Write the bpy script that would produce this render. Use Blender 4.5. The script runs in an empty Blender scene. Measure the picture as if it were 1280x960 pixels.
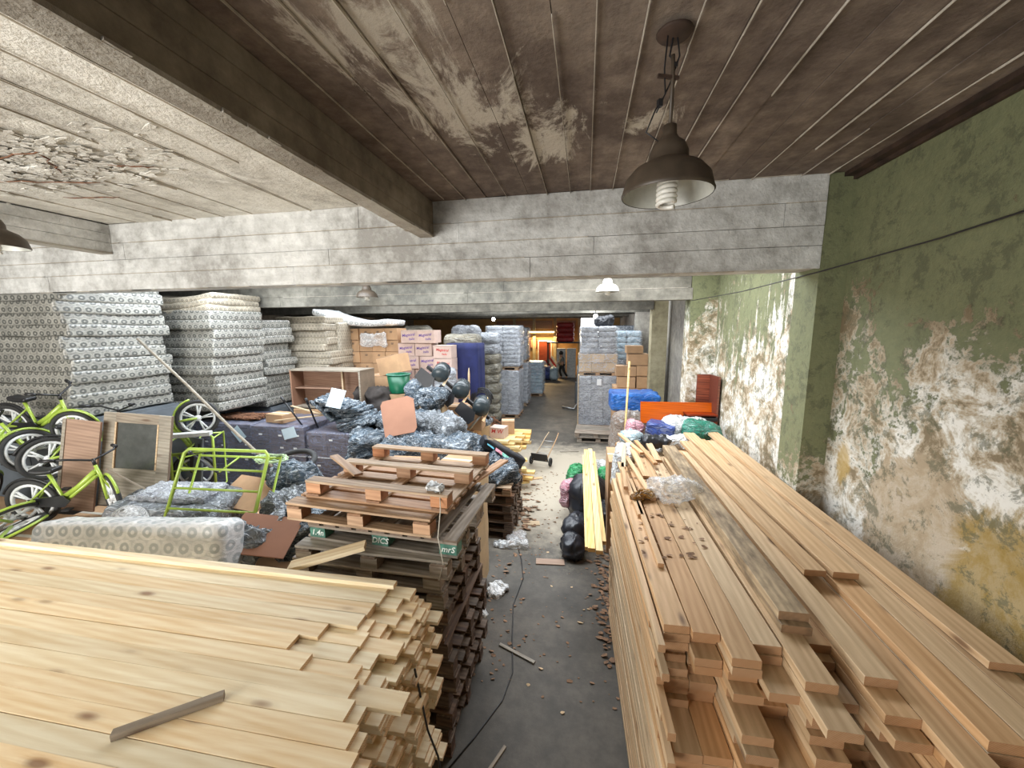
import bpy, bmesh, math, random
from math import sin, cos, pi, radians as R
from mathutils import Vector as V, Matrix, Euler, noise
random.seed(7)
sc = bpy.context.scene
COL = sc.collection

# ------------------------------------------------------------------ camera, world, lights, exposure
CAMP, CAMY, CAMR = 8.41, 10.74, 0.4
cd = bpy.data.cameras.new('camera'); cam = bpy.data.objects.new('camera', cd); COL.objects.link(cam)
cd.sensor_width = 36; cd.lens = 480/1280*36; cd.clip_start = .05
cam.matrix_world = (Matrix.Translation((0, 0, 3.3)) @ Matrix.Rotation(R(CAMY), 4, 'Z')
                    @ Matrix.Rotation(R(90-CAMP), 4, 'X') @ Matrix.Rotation(R(-CAMR), 4, 'Z'))
sc.camera = cam
w = bpy.data.worlds.new('world'); sc.world = w; w.use_nodes = True
w.node_tree.nodes['Background'].inputs[0].default_value = (.86, .93, 1, 1)
w.node_tree.nodes['Background'].inputs[1].default_value = .9
sc.view_settings.view_transform = 'Standard'; sc.view_settings.look = 'None'
sc.view_settings.gamma = 1; sc.view_settings.exposure = 0.02

def area(name, loc, rot, sx, sy, power, col):
    l = bpy.data.lights.new(name, 'AREA'); l.shape = 'RECTANGLE'; l.size = sx; l.size_y = sy
    l.energy = power; l.color = col
    o = bpy.data.objects.new(name, l); o.location = loc; o.rotation_euler = [R(a) for a in rot]; COL.objects.link(o)
    return o
# daylight through the rear opening behind the camera and through skylights between the beams
area('rear_opening_daylight', (-5.6, -2.9, 2.2), (101, 0, -8), 5.6, 2.8, 620, (1, .97, .92))
area('skylight_daylight', (-4.2, 5.7, 4.5), (0, 0, 0), 5.5, 1.8, 380, (.86, .93, 1))
area('skylight_daylight', (0.2, 5.9, 4.5), (0, 0, 0), 2.6, 1.8, 200, (.93, .96, 1))
area('skylight_daylight', (-3.0, 9.2, 4.5), (0, 0, 0), 7.5, 1.8, 300, (.9, .95, 1))
area('skylight_daylight', (-1.0, 12.6, 4.5), (0, 0, 0), 6.0, 1.8, 260, (.9, .95, 1))
area('skylight_daylight', (-1.5, 19.8, 4.5), (0, 0, 0), 6.0, 1.5, 90, (.95, .96, 1))

# ------------------------------------------------------------------ materials
def mat(name):
    m = bpy.data.materials.new(name); m.use_nodes = True
    nt = m.node_tree; return m, nt, nt.nodes['Principled BSDF']
def N(nt, t, **k):
    n = nt.nodes.new(t)
    for a, b in k.items():
        if a.startswith('i_'):
            n.inputs[a[2:].replace('_', ' ')].default_value = b
        else: setattr(n, a, b)
    return n
def L(nt, a, b): nt.links.new(a, b)
def ramp(nt, fac, stops):
    r = nt.nodes.new('ShaderNodeValToRGB'); e = r.color_ramp.elements
    while len(e) < len(stops): e.new(.5)
    for i, (p, c) in enumerate(stops):
        e[i].position = p; e[i].color = tuple(c)+(1,) if len(c) == 3 else c
    L(nt, fac, r.inputs[0]); return r.outputs[0]
def mixc(nt, f, a, b, mode='MIX'):
    n = nt.nodes.new('ShaderNodeMix'); n.data_type = 'RGBA'; n.blend_type = mode
    for s, v in ((n.inputs[0], f), (n.inputs[6], a), (n.inputs[7], b)):
        if hasattr(v, 'links'): L(nt, v, s)
        elif isinstance(v, (int, float)): s.default_value = v
        else: s.default_value = tuple(v)+(1,)
    return n.outputs[2]
def math_(nt, op, a, b=0.0, c=0.0, clamp=False):
    n = nt.nodes.new('ShaderNodeMath'); n.operation = op; n.use_clamp = clamp
    for s, v in zip(n.inputs, (a, b, c)):
        if hasattr(v, 'links'): L(nt, v, s)
        else: s.default_value = v
    return n.outputs[0]
def coords(nt, kind='Object', rnd=True, scale=(1, 1, 1)):
    tc = nt.nodes.new('ShaderNodeTexCoord'); out = tc.outputs[kind]
    if rnd:
        oi = nt.nodes.new('ShaderNodeObjectInfo')
        mu = N(nt, 'ShaderNodeVectorMath', operation='SCALE'); cx = nt.nodes.new('ShaderNodeCombineXYZ')
        for i in range(3): L(nt, oi.outputs['Random'], cx.inputs[i])
        L(nt, cx.outputs[0], mu.inputs[0]); mu.inputs['Scale'].default_value = 37.0
        ad = N(nt, 'ShaderNodeVectorMath', operation='ADD'); L(nt, out, ad.inputs[0]); L(nt, mu.outputs[0], ad.inputs[1]); out = ad.outputs[0]
    mp = nt.nodes.new('ShaderNodeMapping'); mp.inputs['Scale'].default_value = scale; L(nt, out, mp.inputs[0])
    return mp.outputs[0]
def noise_(nt, co, scale, detail=4, rough=.55, dist=0):
    n = N(nt, 'ShaderNodeTexNoise'); n.inputs['Scale'].default_value = scale; n.inputs['Detail'].default_value = detail
    n.inputs['Roughness'].default_value = rough; n.inputs['Distortion'].default_value = dist; L(nt, co, n.inputs['Vector'])
    return n.outputs['Fac']
def bump(nt, bs, h, s=.3, d=.01):
    b = N(nt, 'ShaderNodeBump'); b.inputs['Strength'].default_value = s; b.inputs['Distance'].default_value = d
    L(nt, h, b.inputs['Height']); L(nt, b.outputs[0], bs.inputs['Normal'])

def wood(name, light, dark, knot=(.12, .055, .025), rough=.6, var=.25, grime=0.0, knots=True):
    m, nt, bs = mat(name)
    c1 = coords(nt, scale=(1.1, 16, 16)); g = noise_(nt, c1, 1.6, 5, .6, .6)
    c2 = coords(nt, scale=(.7, 9, 9))
    wv = N(nt, 'ShaderNodeTexWave', wave_type='BANDS', bands_direction='DIAGONAL'); L(nt, c2, wv.inputs[0])
    wv.inputs['Scale'].default_value = 1.6; wv.inputs['Distortion'].default_value = 5; wv.inputs['Detail'].default_value = 2
    wv.inputs['Detail Scale'].default_value = .6
    f = math_(nt, 'ADD', math_(nt, 'MULTIPLY', g, .75), math_(nt, 'MULTIPLY', wv.outputs['Fac'], .16))
    col = ramp(nt, f, [(.3, dark), (.6, light)])
    oi = nt.nodes.new('ShaderNodeObjectInfo')
    hs = N(nt, 'ShaderNodeHueSaturation'); L(nt, col, hs.inputs['Color'])
    L(nt, math_(nt, 'MULTIPLY_ADD', oi.outputs['Random'], var*2, 1-var), hs.inputs['Value'])
    rr = math_(nt, 'FRACT', math_(nt, 'MULTIPLY', oi.outputs['Random'], 17.3))
    L(nt, math_(nt, 'MULTIPLY_ADD', rr, .35, .85), hs.inputs['Saturation'])
    L(nt, math_(nt, 'MULTIPLY_ADD', rr, -.018, .508), hs.inputs['Hue'])
    col = hs.outputs[0]
    if knots:
        vo = N(nt, 'ShaderNodeTexVoronoi'); vo.inputs['Scale'].default_value = 1
        L(nt, coords(nt, scale=(2.1, 6.5, 6.5)), vo.inputs['Vector'])
        k = ramp(nt, vo.outputs['Distance'], [(.06, (1, 1, 1)), (.15, (.14, .14, .14)), (.22, (0, 0, 0))])
        col = mixc(nt, math_(nt, 'MULTIPLY', k, .8), col, knot)
    tcn = nt.nodes.new('ShaderNodeTexCoord'); sx_ = nt.nodes.new('ShaderNodeSeparateXYZ'); L(nt, tcn.outputs['Normal'], sx_.inputs[0])
    end = math_(nt, 'GREATER_THAN', math_(nt, 'ABSOLUTE', sx_.outputs[0]), .8)
    rings = N(nt, 'ShaderNodeTexWave', wave_type='RINGS', rings_direction='X'); L(nt, coords(nt, scale=(1, 14, 14)), rings.inputs[0]); rings.inputs['Scale'].default_value = 3; rings.inputs['Distortion'].default_value = 2
    col = mixc(nt, math_(nt, 'MULTIPLY', end, .8), col, mixc(nt, rings.outputs['Fac'], [dark[0]*.62, dark[1]*.45, dark[2]*.38], [dark[0]*.85, dark[1]*.68, dark[2]*.58]))  # end grain, with shade on the stack ends darkened into it
    if grime:
        gn = noise_(nt, coords(nt, scale=(2, 5, 5)), 1.3, 5, .65)
        col = mixc(nt, math_(nt, 'MULTIPLY', ramp(nt, gn, [(.42, (0, 0, 0)), (.62, (1, 1, 1))]), grime), col, [a*.3 for a in dark])
    L(nt, col, bs.inputs['Base Color']); bs.inputs['Roughness'].default_value = rough
    bump(nt, bs, g, .25, .004)
    return m
def plain(name, c, rough=.5, metal=0, nscale=8, namt=.2, bumps=0, bs_scale=30, coat=0, var=0):
    m, nt, bs = mat(name); co = coords(nt)
    n = noise_(nt, co, nscale, 4, .6)
    col = mixc(nt, ramp(nt, n, [(.3, (0, 0, 0)), (.7, (1, 1, 1))]), [a*(1-namt) for a in c], [min(1, a*(1+namt)) for a in c])
    if var:
        oi = nt.nodes.new('ShaderNodeObjectInfo'); hs = N(nt, 'ShaderNodeHueSaturation'); L(nt, col, hs.inputs['Color'])
        L(nt, math_(nt, 'MULTIPLY_ADD', oi.outputs['Random'], var*2, 1-var), hs.inputs['Value']); col = hs.outputs[0]
    L(nt, col, bs.inputs['Base Color']); bs.inputs['Roughness'].default_value = rough; bs.inputs['Metallic'].default_value = metal
    bs.inputs['Coat Weight'].default_value = coat
    if bumps: bump(nt, bs, noise_(nt, co, bs_scale, 4, .6, .5), bumps, .01)
    return m
def plastic_film(name, c1, c2, white=.35, scale=5, rough=.22):     # crinkled glossy bags; highlights along the folds painted as pale streaks
    m, nt, bs = mat(name); co = coords(nt)
    n = noise_(nt, co, scale*.6, 3, .5, .8); cs = coords(nt, scale=(.55, 1, 1.5))
    ra = math_(nt, 'SUBTRACT', 1, math_(nt, 'ABSOLUTE', math_(nt, 'MULTIPLY_ADD', noise_(nt, cs, scale*1.1, 1.5, .5, 1.2), 26, -13)), clamp=True)
    rb = math_(nt, 'SUBTRACT', 1, math_(nt, 'ABSOLUTE', math_(nt, 'MULTIPLY_ADD', noise_(nt, cs, scale*2.3, 1.5, .5, 1.5), 20, -10)), clamp=True)
    rid = math_(nt, 'MAXIMUM', ra, math_(nt, 'MULTIPLY', rb, .7))
    col = mixc(nt, ramp(nt, n, [(.35, (0, 0, 0)), (.65, (1, 1, 1))]), c1, c2)
    col = mixc(nt, math_(nt, 'MULTIPLY', rid, white), col, (.75, .8, .84))
    L(nt, col, bs.inputs['Base Color']); bs.inputs['Roughness'].default_value = rough
    bump(nt, bs, math_(nt, 'ADD', noise_(nt, cs, scale*1.6, 2, .5, 1.2), math_(nt, 'MULTIPLY', rid, .25)), 1.0, .06)
    return m
def clear_film(name, tint, amount=.35, scale=4):
    m, nt, bs = mat(name); co = coords(nt, scale=(1, 1, 2.2))
    n = noise_(nt, co, scale, 2, .5, 2)
    rid = math_(nt, 'SUBTRACT', 1, math_(nt, 'ABSOLUTE', math_(nt, 'MULTIPLY_ADD', n, 22, -11)), clamp=True)
    bs.inputs['Base Color'].default_value = tint+(1,); bs.inputs['Roughness'].default_value = .2
    tr = nt.nodes.new('ShaderNodeBsdfTransparent'); mx = nt.nodes.new('ShaderNodeMixShader')
    L(nt, math_(nt, 'MULTIPLY_ADD', rid, .45, amount, clamp=True), mx.inputs[0]); L(nt, tr.outputs[0], mx.inputs[1]); L(nt, bs.outputs[0], mx.inputs[2])
    bump(nt, bs, n, .9, .03)
    L(nt, mx.outputs[0], nt.nodes['Material Output'].inputs[0])
    return m
def concrete(name, light, mid, dark, planks=None, white=None, patch=.0, bmp=.5, spots=None):
    m, nt, bs = mat(name); gm = nt.nodes.new('ShaderNodeNewGeometry'); co = gm.outputs['Position']
    def sc_(v):
        q = nt.nodes.new('ShaderNodeMapping'); q.inputs['Scale'].default_value = v; L(nt, co, q.inputs[0]); return q.outputs[0]
    n1 = noise_(nt, co, .9, 6, .62, .4); n2 = noise_(nt, co, 7, 6, .7); n3 = noise_(nt, co, 38, 3, .6)
    col = ramp(nt, math_(nt, 'ADD', math_(nt, 'MULTIPLY', n1, .6), math_(nt, 'MULTIPLY', n2, .4)), [(.4, dark), (.5, mid), (.6, light)])
    st = noise_(nt, sc_((6, .5, 6) if planks == 'y' else (.5, 6, 6)), 2.4, 5, .65, .3)
    col = mixc(nt, math_(nt, 'MULTIPLY', ramp(nt, st, [(.42, (0, 0, 0)), (.7, (1, 1, 1))]), .3), col, dark)
    if white:
        wn = noise_(nt, sc_((2.2, 1, 1)) if spots else co, 1.6 if spots else 1.25, 8, .78, .7)
        wf = ramp(nt, wn, [(.56-patch, (0, 0, 0)), (.66-patch, (1, 1, 1))])
        if spots:
            sp = nt.nodes.new('ShaderNodeSeparateXYZ'); L(nt, co, sp.inputs[0]); tot = None
            for (cx, cy, rx, ry) in spots:
                a = math_(nt, 'DIVIDE', math_(nt, 'SUBTRACT', sp.outputs[0], cx), rx); b = math_(nt, 'DIVIDE', math_(nt, 'SUBTRACT', sp.outputs[1], cy), ry)
                d = math_(nt, 'SUBTRACT', 1, math_(nt, 'SQRT', math_(nt, 'ADD', math_(nt, 'MULTIPLY', a, a), math_(nt, 'MULTIPLY', b, b))), clamp=True)
                tot = d if tot is None else math_(nt, 'MAXIMUM', tot, d)
            wf = ramp(nt, math_(nt, 'ADD', math_(nt, 'MULTIPLY', tot, .35), math_(nt, 'MULTIPLY', wn, 1.0)), [(.69, (0, 0, 0)), (.78, (.8, .8, .8))])
        col = mixc(nt, wf, col, white)
    L(nt, col, bs.inputs['Base Color']); bs.inputs['Roughness'].default_value = .9
    bump(nt, bs, math_(nt, 'ADD', n2, math_(nt, 'MULTIPLY', n3, .4)), bmp, .02)
    return m

M = {}
M['pine'] = wood('pine_tan', (.66, .47, .28), (.5, .33, .18), var=.12)
M['pine_pale'] = wood('pine_pale', (.92, .79, .56), (.78, .6, .36), var=.09, knot=(.2, .08, .035))
M['pine_yellow'] = wood('pine_yellow', (.83, .66, .33), (.66, .46, .18), var=.1)
M['stain_pine'] = wood('pine_stained', (.5, .35, .2), (.3, .2, .11), var=.08, grime=.75)
M['pallet'] = wood('pallet_wood', (.55, .38, .24), (.3, .18, .1), var=.22, grime=.25, knots=False)
M['pallet_grey'] = wood('pallet_wood_grey', (.45, .39, .32), (.22, .18, .14), var=.2, grime=.35, knots=False)
M['pallet_dark'] = wood('pallet_wood_dark', (.2, .13, .08), (.08, .048, .03), var=.25, grime=.4, knots=False)
M['pallet_block'] = wood('pallet_block_orange', (.6, .34, .19), (.4, .2, .1), var=.15, knots=False)
M['old_wood'] = wood('old_grey_wood', (.38, .33, .26), (.24, .2, .15), var=.1, grime=.3)
M['brown_ply'] = wood('brown_plywood', (.36, .24, .17), (.25, .16, .11), var=.1, knots=False)
M['orange_ply'] = wood('orange_veneer', (.6, .17, .05), (.45, .11, .03), var=.05, knots=False, rough=.35)
M['mahogany'] = wood('dark_red_veneer', (.3, .08, .04), (.12, .03, .018), var=.05, knots=False, rough=.4)
M['green_paint'] = plain('green_paint', (.07, .2, .15), .6, namt=.4, nscale=25)
M['white_paint'] = plain('white_marker', (.8, .85, .82), .7, namt=.1)
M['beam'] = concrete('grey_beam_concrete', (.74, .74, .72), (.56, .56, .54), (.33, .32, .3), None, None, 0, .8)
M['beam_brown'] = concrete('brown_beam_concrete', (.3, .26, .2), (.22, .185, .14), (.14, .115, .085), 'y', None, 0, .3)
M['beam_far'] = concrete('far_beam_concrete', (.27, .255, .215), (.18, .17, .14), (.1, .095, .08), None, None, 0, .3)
M['beam_edge'] = concrete('raw_beam_underside', (.46, .43, .37), (.36, .33, .28), (.25, .22, .18), 'y', None, 0, .9)
M['ceil_brown'] = concrete('brown_ceiling_concrete', (.27, .215, .17), (.165, .125, .1), (.09, .064, .05), 'y', (.56, .51, .43), -.06, .5, [(-.75, 2.45, .7, .9), (-1.0, 1.7, .6, .6), (-.3, 2.9, .5, .8), (-.1, 2.6, .3, .35), (-.6, 1.2, .7, .5), (.1, 1.3, .6, .4), (.4, 2.8, .3, .3)])
M['ceil_pale'] = concrete('pale_ceiling_concrete', (.8, .77, .7), (.66, .63, .56), (.44, .41, .36), 'y', (.82, .8, .74), .0, 1.0)
M['ridge'] = concrete('cement_ridge', (.66, .61, .53), (.5, .45, .38), (.3, .26, .2))
M['fitting'] = plain('rust_brown_steel', (.055, .032, .022), .75, .2, namt=.5)
M['enamel'] = plain('dark_brown_enamel', (.07, .052, .036), .45, 0, 12, .25)
M['enamel_in'] = plain('pale_enamel_inside', (.5, .5, .45), .35, 0)
M['enamel_pale'] = plain('dusty_pale_enamel', (.55, .53, .47), .5, 0)
M['bulb'] = plain('spiral_bulb_glass', (.78, .76, .7), .3)
M['black'] = plain('black_plastic', (.018, .018, .02), .4)
M['black_cloth'] = plain('black_bag', (.022, .024, .03), .35, 0, 5, .4, .6, 9)
M['tyre'] = plain('black_rubber', (.03, .03, .03), .75)
M['rim'] = plain('white_wheel_plastic', (.72, .74, .74), .35)
M['lime'] = plain('lime_green_enamel', (.36, .5, .07), .3, 0, 6, .12, coat=.4)
M['steel'] = plain('galvanised_steel', (.45, .46, .46), .4, .7)
M['greypanel'] = plain('blue_grey_panel', (.145, .165, .185), .5, 0, 2, .25)
M['carton'] = plain('brown_cardboard', (.47, .29, .16), .85, 0, 4, .12, var=.12)
M['carton_pale'] = plain('pale_cardboard', (.55, .4, .24), .85, 0, 4, .12, var=.1)
M['carton_print'] = plain('printed_pale_cardboard', (.56, .42, .36), .8, 0, 4, .12, var=.06)
M['carton_dark'] = plain('dark_grey_brown_cardboard', (.17, .145, .16), .6, 0, 4, .2, var=.15)
M['carton_pink'] = plain('pinkish_cardboard_sheet', (.27, .13, .08), .85, 0, 3, .1)
M['tape'] = plain('pale_tape', (.6, .55, .45), .4)
M['purple'] = plain('purple_print', (.12, .06, .3), .7)
M['redprint'] = plain('red_print', (.5, .03, .03), .7)
M['ink'] = plain('dark_print', (.06, .05, .05), .7)
M['paper'] = plain('pale_blue_paper', (.6, .75, .85), .7, namt=.06)
M['white_label'] = plain('white_label', (.82, .84, .86), .7, namt=.05)
M['bag_blue'] = plastic_film('blue_grey_plastic', (.022, .034, .048), (.095, .135, .175), .5, 5)
M['bag_grey'] = plastic_film('grey_plastic', (.06, .065, .07), (.22, .24, .26), .45, 4)
M['bag_teal'] = plastic_film('light_blue_plastic', (.2, .33, .42), (.5, .65, .72), .5, 4)
M['bag_silver'] = plastic_film('silver_wrapped_plastic', (.24, .25, .28), (.5, .52, .56), .6, 5)
M['bag_khaki'] = plastic_film('khaki_sack', (.16, .14, .1), (.32, .29, .22), .2, 4, .5)
M['bag_white'] = plastic_film('white_plastic', (.6, .62, .62), (.85, .86, .86), .4, 4, .35)
M['bag_green'] = plastic_film('green_plastic', (.015, .13, .09), (.04, .26, .18), .2, 4, .25)
M['bag_bright_green'] = plastic_film('bright_green_plastic', (.01, .2, .06), (.03, .36, .12), .1, 4, .3)
M['bag_navy'] = plastic_film('navy_plastic', (.015, .03, .13), (.04, .08, .3), .15, 4, .3)
M['bag_brown'] = plastic_film('brown_taped_plastic', (.2, .14, .1), (.38, .3, .24), .4, 5, .3)
M['bag_pink'] = plastic_film('pink_plastic', (.45, .15, .2), (.7, .4, .45), .4, 5, .3)
M['tarp'] = plastic_film('blue_tarpaulin', (.01, .1, .42), (.03, .2, .62), .08, 3, .4)
M['navy_cloth'] = plain('navy_cloth', (.012, .018, .09), .8, 0, 3, .3)
M['film'] = clear_film('clear_stretch_film', (.75, .8, .9), .22)
M['film_blue'] = clear_film('bluish_stretch_film', (.26, .28, .38), .35, 3)
M['film_heavy'] = clear_film('heavy_stretch_film', (.66, .69, .74), .2, 3)
M['film_scrap'] = clear_film('clear_plastic_scrap', (.82, .83, .83), .35, 9)
M['red'] = plain('red_wrapped_goods', (.35, .03, .03), .5, 0, 5, .4)
M['offwhite'] = plain('off_white_paint', (.55, .56, .54), .6)
M['skin'] = plain('skin', (.35, .2, .13), .6, namt=.05)
M['hair'] = plain('black_hair', (.012, .01, .01), .6)
M['shirt'] = plain('grey_shirt', (.13, .15, .14), .8)
M['trousers'] = plain('black_trousers', (.015, .016, .018), .8)
M['leaf'] = plain('dry_leaf', (.24, .14, .08), .8, 0, 20, .4)
M['rust'] = plain('rusty_chain', (.16, .07, .035), .9, 0, 20, .5)
M['glass_dark'] = plain('smoked_glass', (.09, .095, .09), .15)
M['rope'] = plain('pale_rope', (.6, .56, .48), .8)

def mattress_mat(name, base, ring, pitch=.105):
    m, nt, bs = mat(name)
    tc = nt.nodes.new('ShaderNodeTexCoord'); sp = nt.nodes.new('ShaderNodeSeparateXYZ'); L(nt, tc.outputs['Object'], sp.inputs[0])
    sn = nt.nodes.new('ShaderNodeSeparateXYZ'); L(nt, tc.outputs['Normal'], sn.inputs[0])
    x, y, z = sp.outputs
    top = math_(nt, 'GREATER_THAN', math_(nt, 'ABSOLUTE', sn.outputs[2]), .75)
    side = math_(nt, 'SUBTRACT', 1, top)
    u = math_(nt, 'DIVIDE', math_(nt, 'ADD', x, math_(nt, 'MULTIPLY', y, side)), pitch)
    v = math_(nt, 'DIVIDE', math_(nt, 'ADD', math_(nt, 'MULTIPLY', z, side), math_(nt, 'MULTIPLY', y, top)), pitch*.86)
    row = math_(nt, 'FLOOR', v)
    us = math_(nt, 'ADD', u, math_(nt, 'MULTIPLY', row, .5))
    a = math_(nt, 'SUBTRACT', math_(nt, 'FRACT', us), .5); b = math_(nt, 'SUBTRACT', math_(nt, 'FRACT', v), .5)
    d = math_(nt, 'SQRT', math_(nt, 'ADD', math_(nt, 'MULTIPLY', a, a), math_(nt, 'MULTIPLY', b, b)))
    wob = noise_(nt, tc.outputs['Object'], 14, 2)
    d = math_(nt, 'ADD', d, math_(nt, 'MULTIPLY_ADD', wob, .16, -.08))
    rg = ramp(nt, d, [(.1, (0, 0, 0)), (.15, (1, 1, 1)), (.3, (1, 1, 1)), (.36, (0, 0, 0)), (.5, (0, 0, 0)), (.58, (.45, .45, .45))])
    n = noise_(nt, coords(nt), 3.5, 4, .6, 1.2)
    bc = mixc(nt, ramp(nt, n, [(.35, (0, 0, 0)), (.7, (1, 1, 1))]), [c*.7 for c in base], [min(.95, c*1.12) for c in base])
    col = mixc(nt, math_(nt, 'MULTIPLY', rg, .85), bc, ring)
    L(nt, col, bs.inputs['Base Color']); bs.inputs['Roughness'].default_value = .32; bs.inputs['Coat Weight'].default_value = .35
    bs.inputs['Coat Roughness'].default_value = .18
    bump(nt, bs, noise_(nt, coords(nt, scale=(1, 1, 2)), 6, 5, .65, 2), .55, .03)
    return m
M['mattress'] = mattress_mat('ring_print_mattress', (.4, .39, .35), (.075, .08, .075), .125)
M['mattress_tan'] = mattress_mat('tan_ring_print_mattress', (.5, .44, .34), (.2, .18, .15), .09)
M['mattress_white'] = mattress_mat('white_ring_print_mattress', (.93, .95, .97), (.42, .46, .48), .15)

def wall_mat(name, far=False, up=0.0):
    m, nt, bs = mat(name); co = coords(nt, 'Object', False)
    sp = nt.nodes.new('ShaderNodeSeparateXYZ'); L(nt, co, sp.inputs[0]); zz = sp.outputs[2]; yy = sp.outputs[1]
    big = noise_(nt, co, .75, 5, .6, .4); med = noise_(nt, co, 3.2, 9, .74, .6); fine = noise_(nt, co, 16, 6, .7)
    stc = coords(nt, 'Object', False, (1, 5, .55)); streak = noise_(nt, stc, 2.2, 6, .68, .4)
    green = mixc(nt, big, (.15, .165, .085), (.235, .245, .13)); 
    green = mixc(nt, ramp(nt, fine, [(.4, (0, 0, 0)), (.7, (.4, .4, .4))]), green, (.1, .12, .065))
    plaster = ramp(nt, math_(nt, 'ADD', math_(nt, 'MULTIPLY', med, .75), math_(nt, 'MULTIPLY', fine, .25)), [(.42, (.22, .17, .1)), (.465, (.44, .36, .25)), (.505, (.58, .54, .45)), (.545, (.8, .78, .72))])
    # paint survives high up, flaked off lower down
    h = math_(nt, 'MULTIPLY', math_(nt, 'SUBTRACT', zz, 3.1-up), .13)
    pz = math_(nt, 'ADD', math_(nt, 'ADD', math_(nt, 'ADD', math_(nt, 'MULTIPLY', big, .6), math_(nt, 'MULTIPLY_ADD', fine, .34, -.17)), math_(nt, 'MULTIPLY', med if not far else streak, .65)), h)
    keep = ramp(nt, pz, [(.6, (0, 0, 0)), (.635, (1, 1, 1))] if not far else [(.6, (0, 0, 0)), (.66, (1, 1, 1))])
    col = mixc(nt, keep, plaster, green)
    if not far:
        # ochre damp patch low on the near wall, mould freckles
        def blob(y0, z0, ry, rz, soft=.35):
            a = math_(nt, 'DIVIDE', math_(nt, 'SUBTRACT', yy, y0), ry); b = math_(nt, 'DIVIDE', math_(nt, 'SUBTRACT', zz, z0), rz)
            d = math_(nt, 'SQRT', math_(nt, 'ADD', math_(nt, 'MULTIPLY', a, a), math_(nt, 'MULTIPLY', b, b)))
            d = math_(nt, 'ADD', d, math_(nt, 'MULTIPLY_ADD', med, 1.1, -.55))
            return ramp(nt, d, [(1-soft, (1, 1, 1)), (1, (0, 0, 0))])
        col = mixc(nt, math_(nt, 'MULTIPLY', blob(3.0, 1.85, .5, .55, .1), .8), col, (.42, .33, .22))
        col = mixc(nt, math_(nt, 'MULTIPLY', blob(2.35, 1.7, .42, .7, .25), .85), col, (.33, .22, .05))
        col = mixc(nt, math_(nt, 'MULTIPLY', blob(3.75, 2.1, .1, .22), .7), col, (.5, .34, .1))
        col = mixc(nt, math_(nt, 'MULTIPLY', blob(3.1, .6, 2.2, .75, .5), .55), col, (.09, .075, .05))
    mould = noise_(nt, co, 6, 9, .8, .3)
    col = mixc(nt, math_(nt, 'MULTIPLY', ramp(nt, mould, [(.52, (0, 0, 0)), (.58, (1, 1, 1))]), .7), col, (.1, .105, .06))
    L(nt, col, bs.inputs['Base Color']); bs.inputs['Roughness'].default_value = .85
    bump(nt, bs, math_(nt, 'ADD', math_(nt, 'MULTIPLY', keep, .5), fine), .6, .02)
    return m
M['wall'] = wall_mat('peeling_green_wall'); M['wall_far'] = wall_mat('streaked_green_wall', True)
M['wall_grey'] = concrete('grey_rendered_wall', (.42, .39, .33), (.3, .28, .24), (.2, .18, .16), None, None, 0, .4)
M['pillar_cream'] = concrete('cream_pilaster', (.5, .45, .3), (.4, .36, .23), (.27, .24, .15))
M['pillar_green'] = wall_mat('green_pilaster', False, .9)
M['back_wall'] = plain('warm_lit_back_wall', (.55, .34, .14), .8, 0, 1, .2)  # orange glow of the strip lamp put into the wall colour
def floor_mat():
    m, nt, bs = mat('concrete_floor_lit_patch'); co = coords(nt, 'Object', False)
    n1 = noise_(nt, co, .55, 6, .62, .5); n2 = noise_(nt, co, 4, 8, .72); n3 = noise_(nt, co, 30, 4, .7)
    col = ramp(nt, math_(nt, 'ADD', math_(nt, 'MULTIPLY', n1, .6), math_(nt, 'MULTIPLY', n2, .4)), [(.38, (.045, .041, .034)), (.5, (.08, .072, .06)), (.62, (.14, .122, .098))])
    sp = nt.nodes.new('ShaderNodeSeparateXYZ'); L(nt, co, sp.inputs[0])
    # bright skylit patch of the middle bays, painted into the floor colour
    d = math_(nt, 'ABSOLUTE', math_(nt, 'DIVIDE', math_(nt, 'SUBTRACT', sp.outputs[1], 8.0), 2.9))
    d = math_(nt, 'ADD', d, math_(nt, 'MULTIPLY_ADD', n2, .9, -.45))
    col = mixc(nt, math_(nt, 'MULTIPLY', ramp(nt, d, [(.55, (1, 1, 1)), (1.15, (0, 0, 0))]), .85), col, (.5, .44, .34))
    L(nt, col, bs.inputs['Base Color']); bs.inputs['Roughness'].default_value = .7
    bump(nt, bs, math_(nt, 'ADD', n2, math_(nt, 'MULTIPLY', n3, .5)), .35, .01)
    return m
M['floor'] = floor_mat()
def emit(name, c, s):
    m, nt, bs = mat(name); bs.inputs['Emission Color'].default_value = c+(1,); bs.inputs['Emission Strength'].default_value = s
    bs.inputs['Base Color'].default_value = c+(1,); return m
M['lamp_white'] = emit('lit_bulb', (.9, .95, 1), 25); M['lamp_warm'] = emit('lit_warm_tube', (1, .72, .35), 5)
M['sky_pane'] = emit('daylit_pane', (.95, .98, 1), 2.6)

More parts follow.
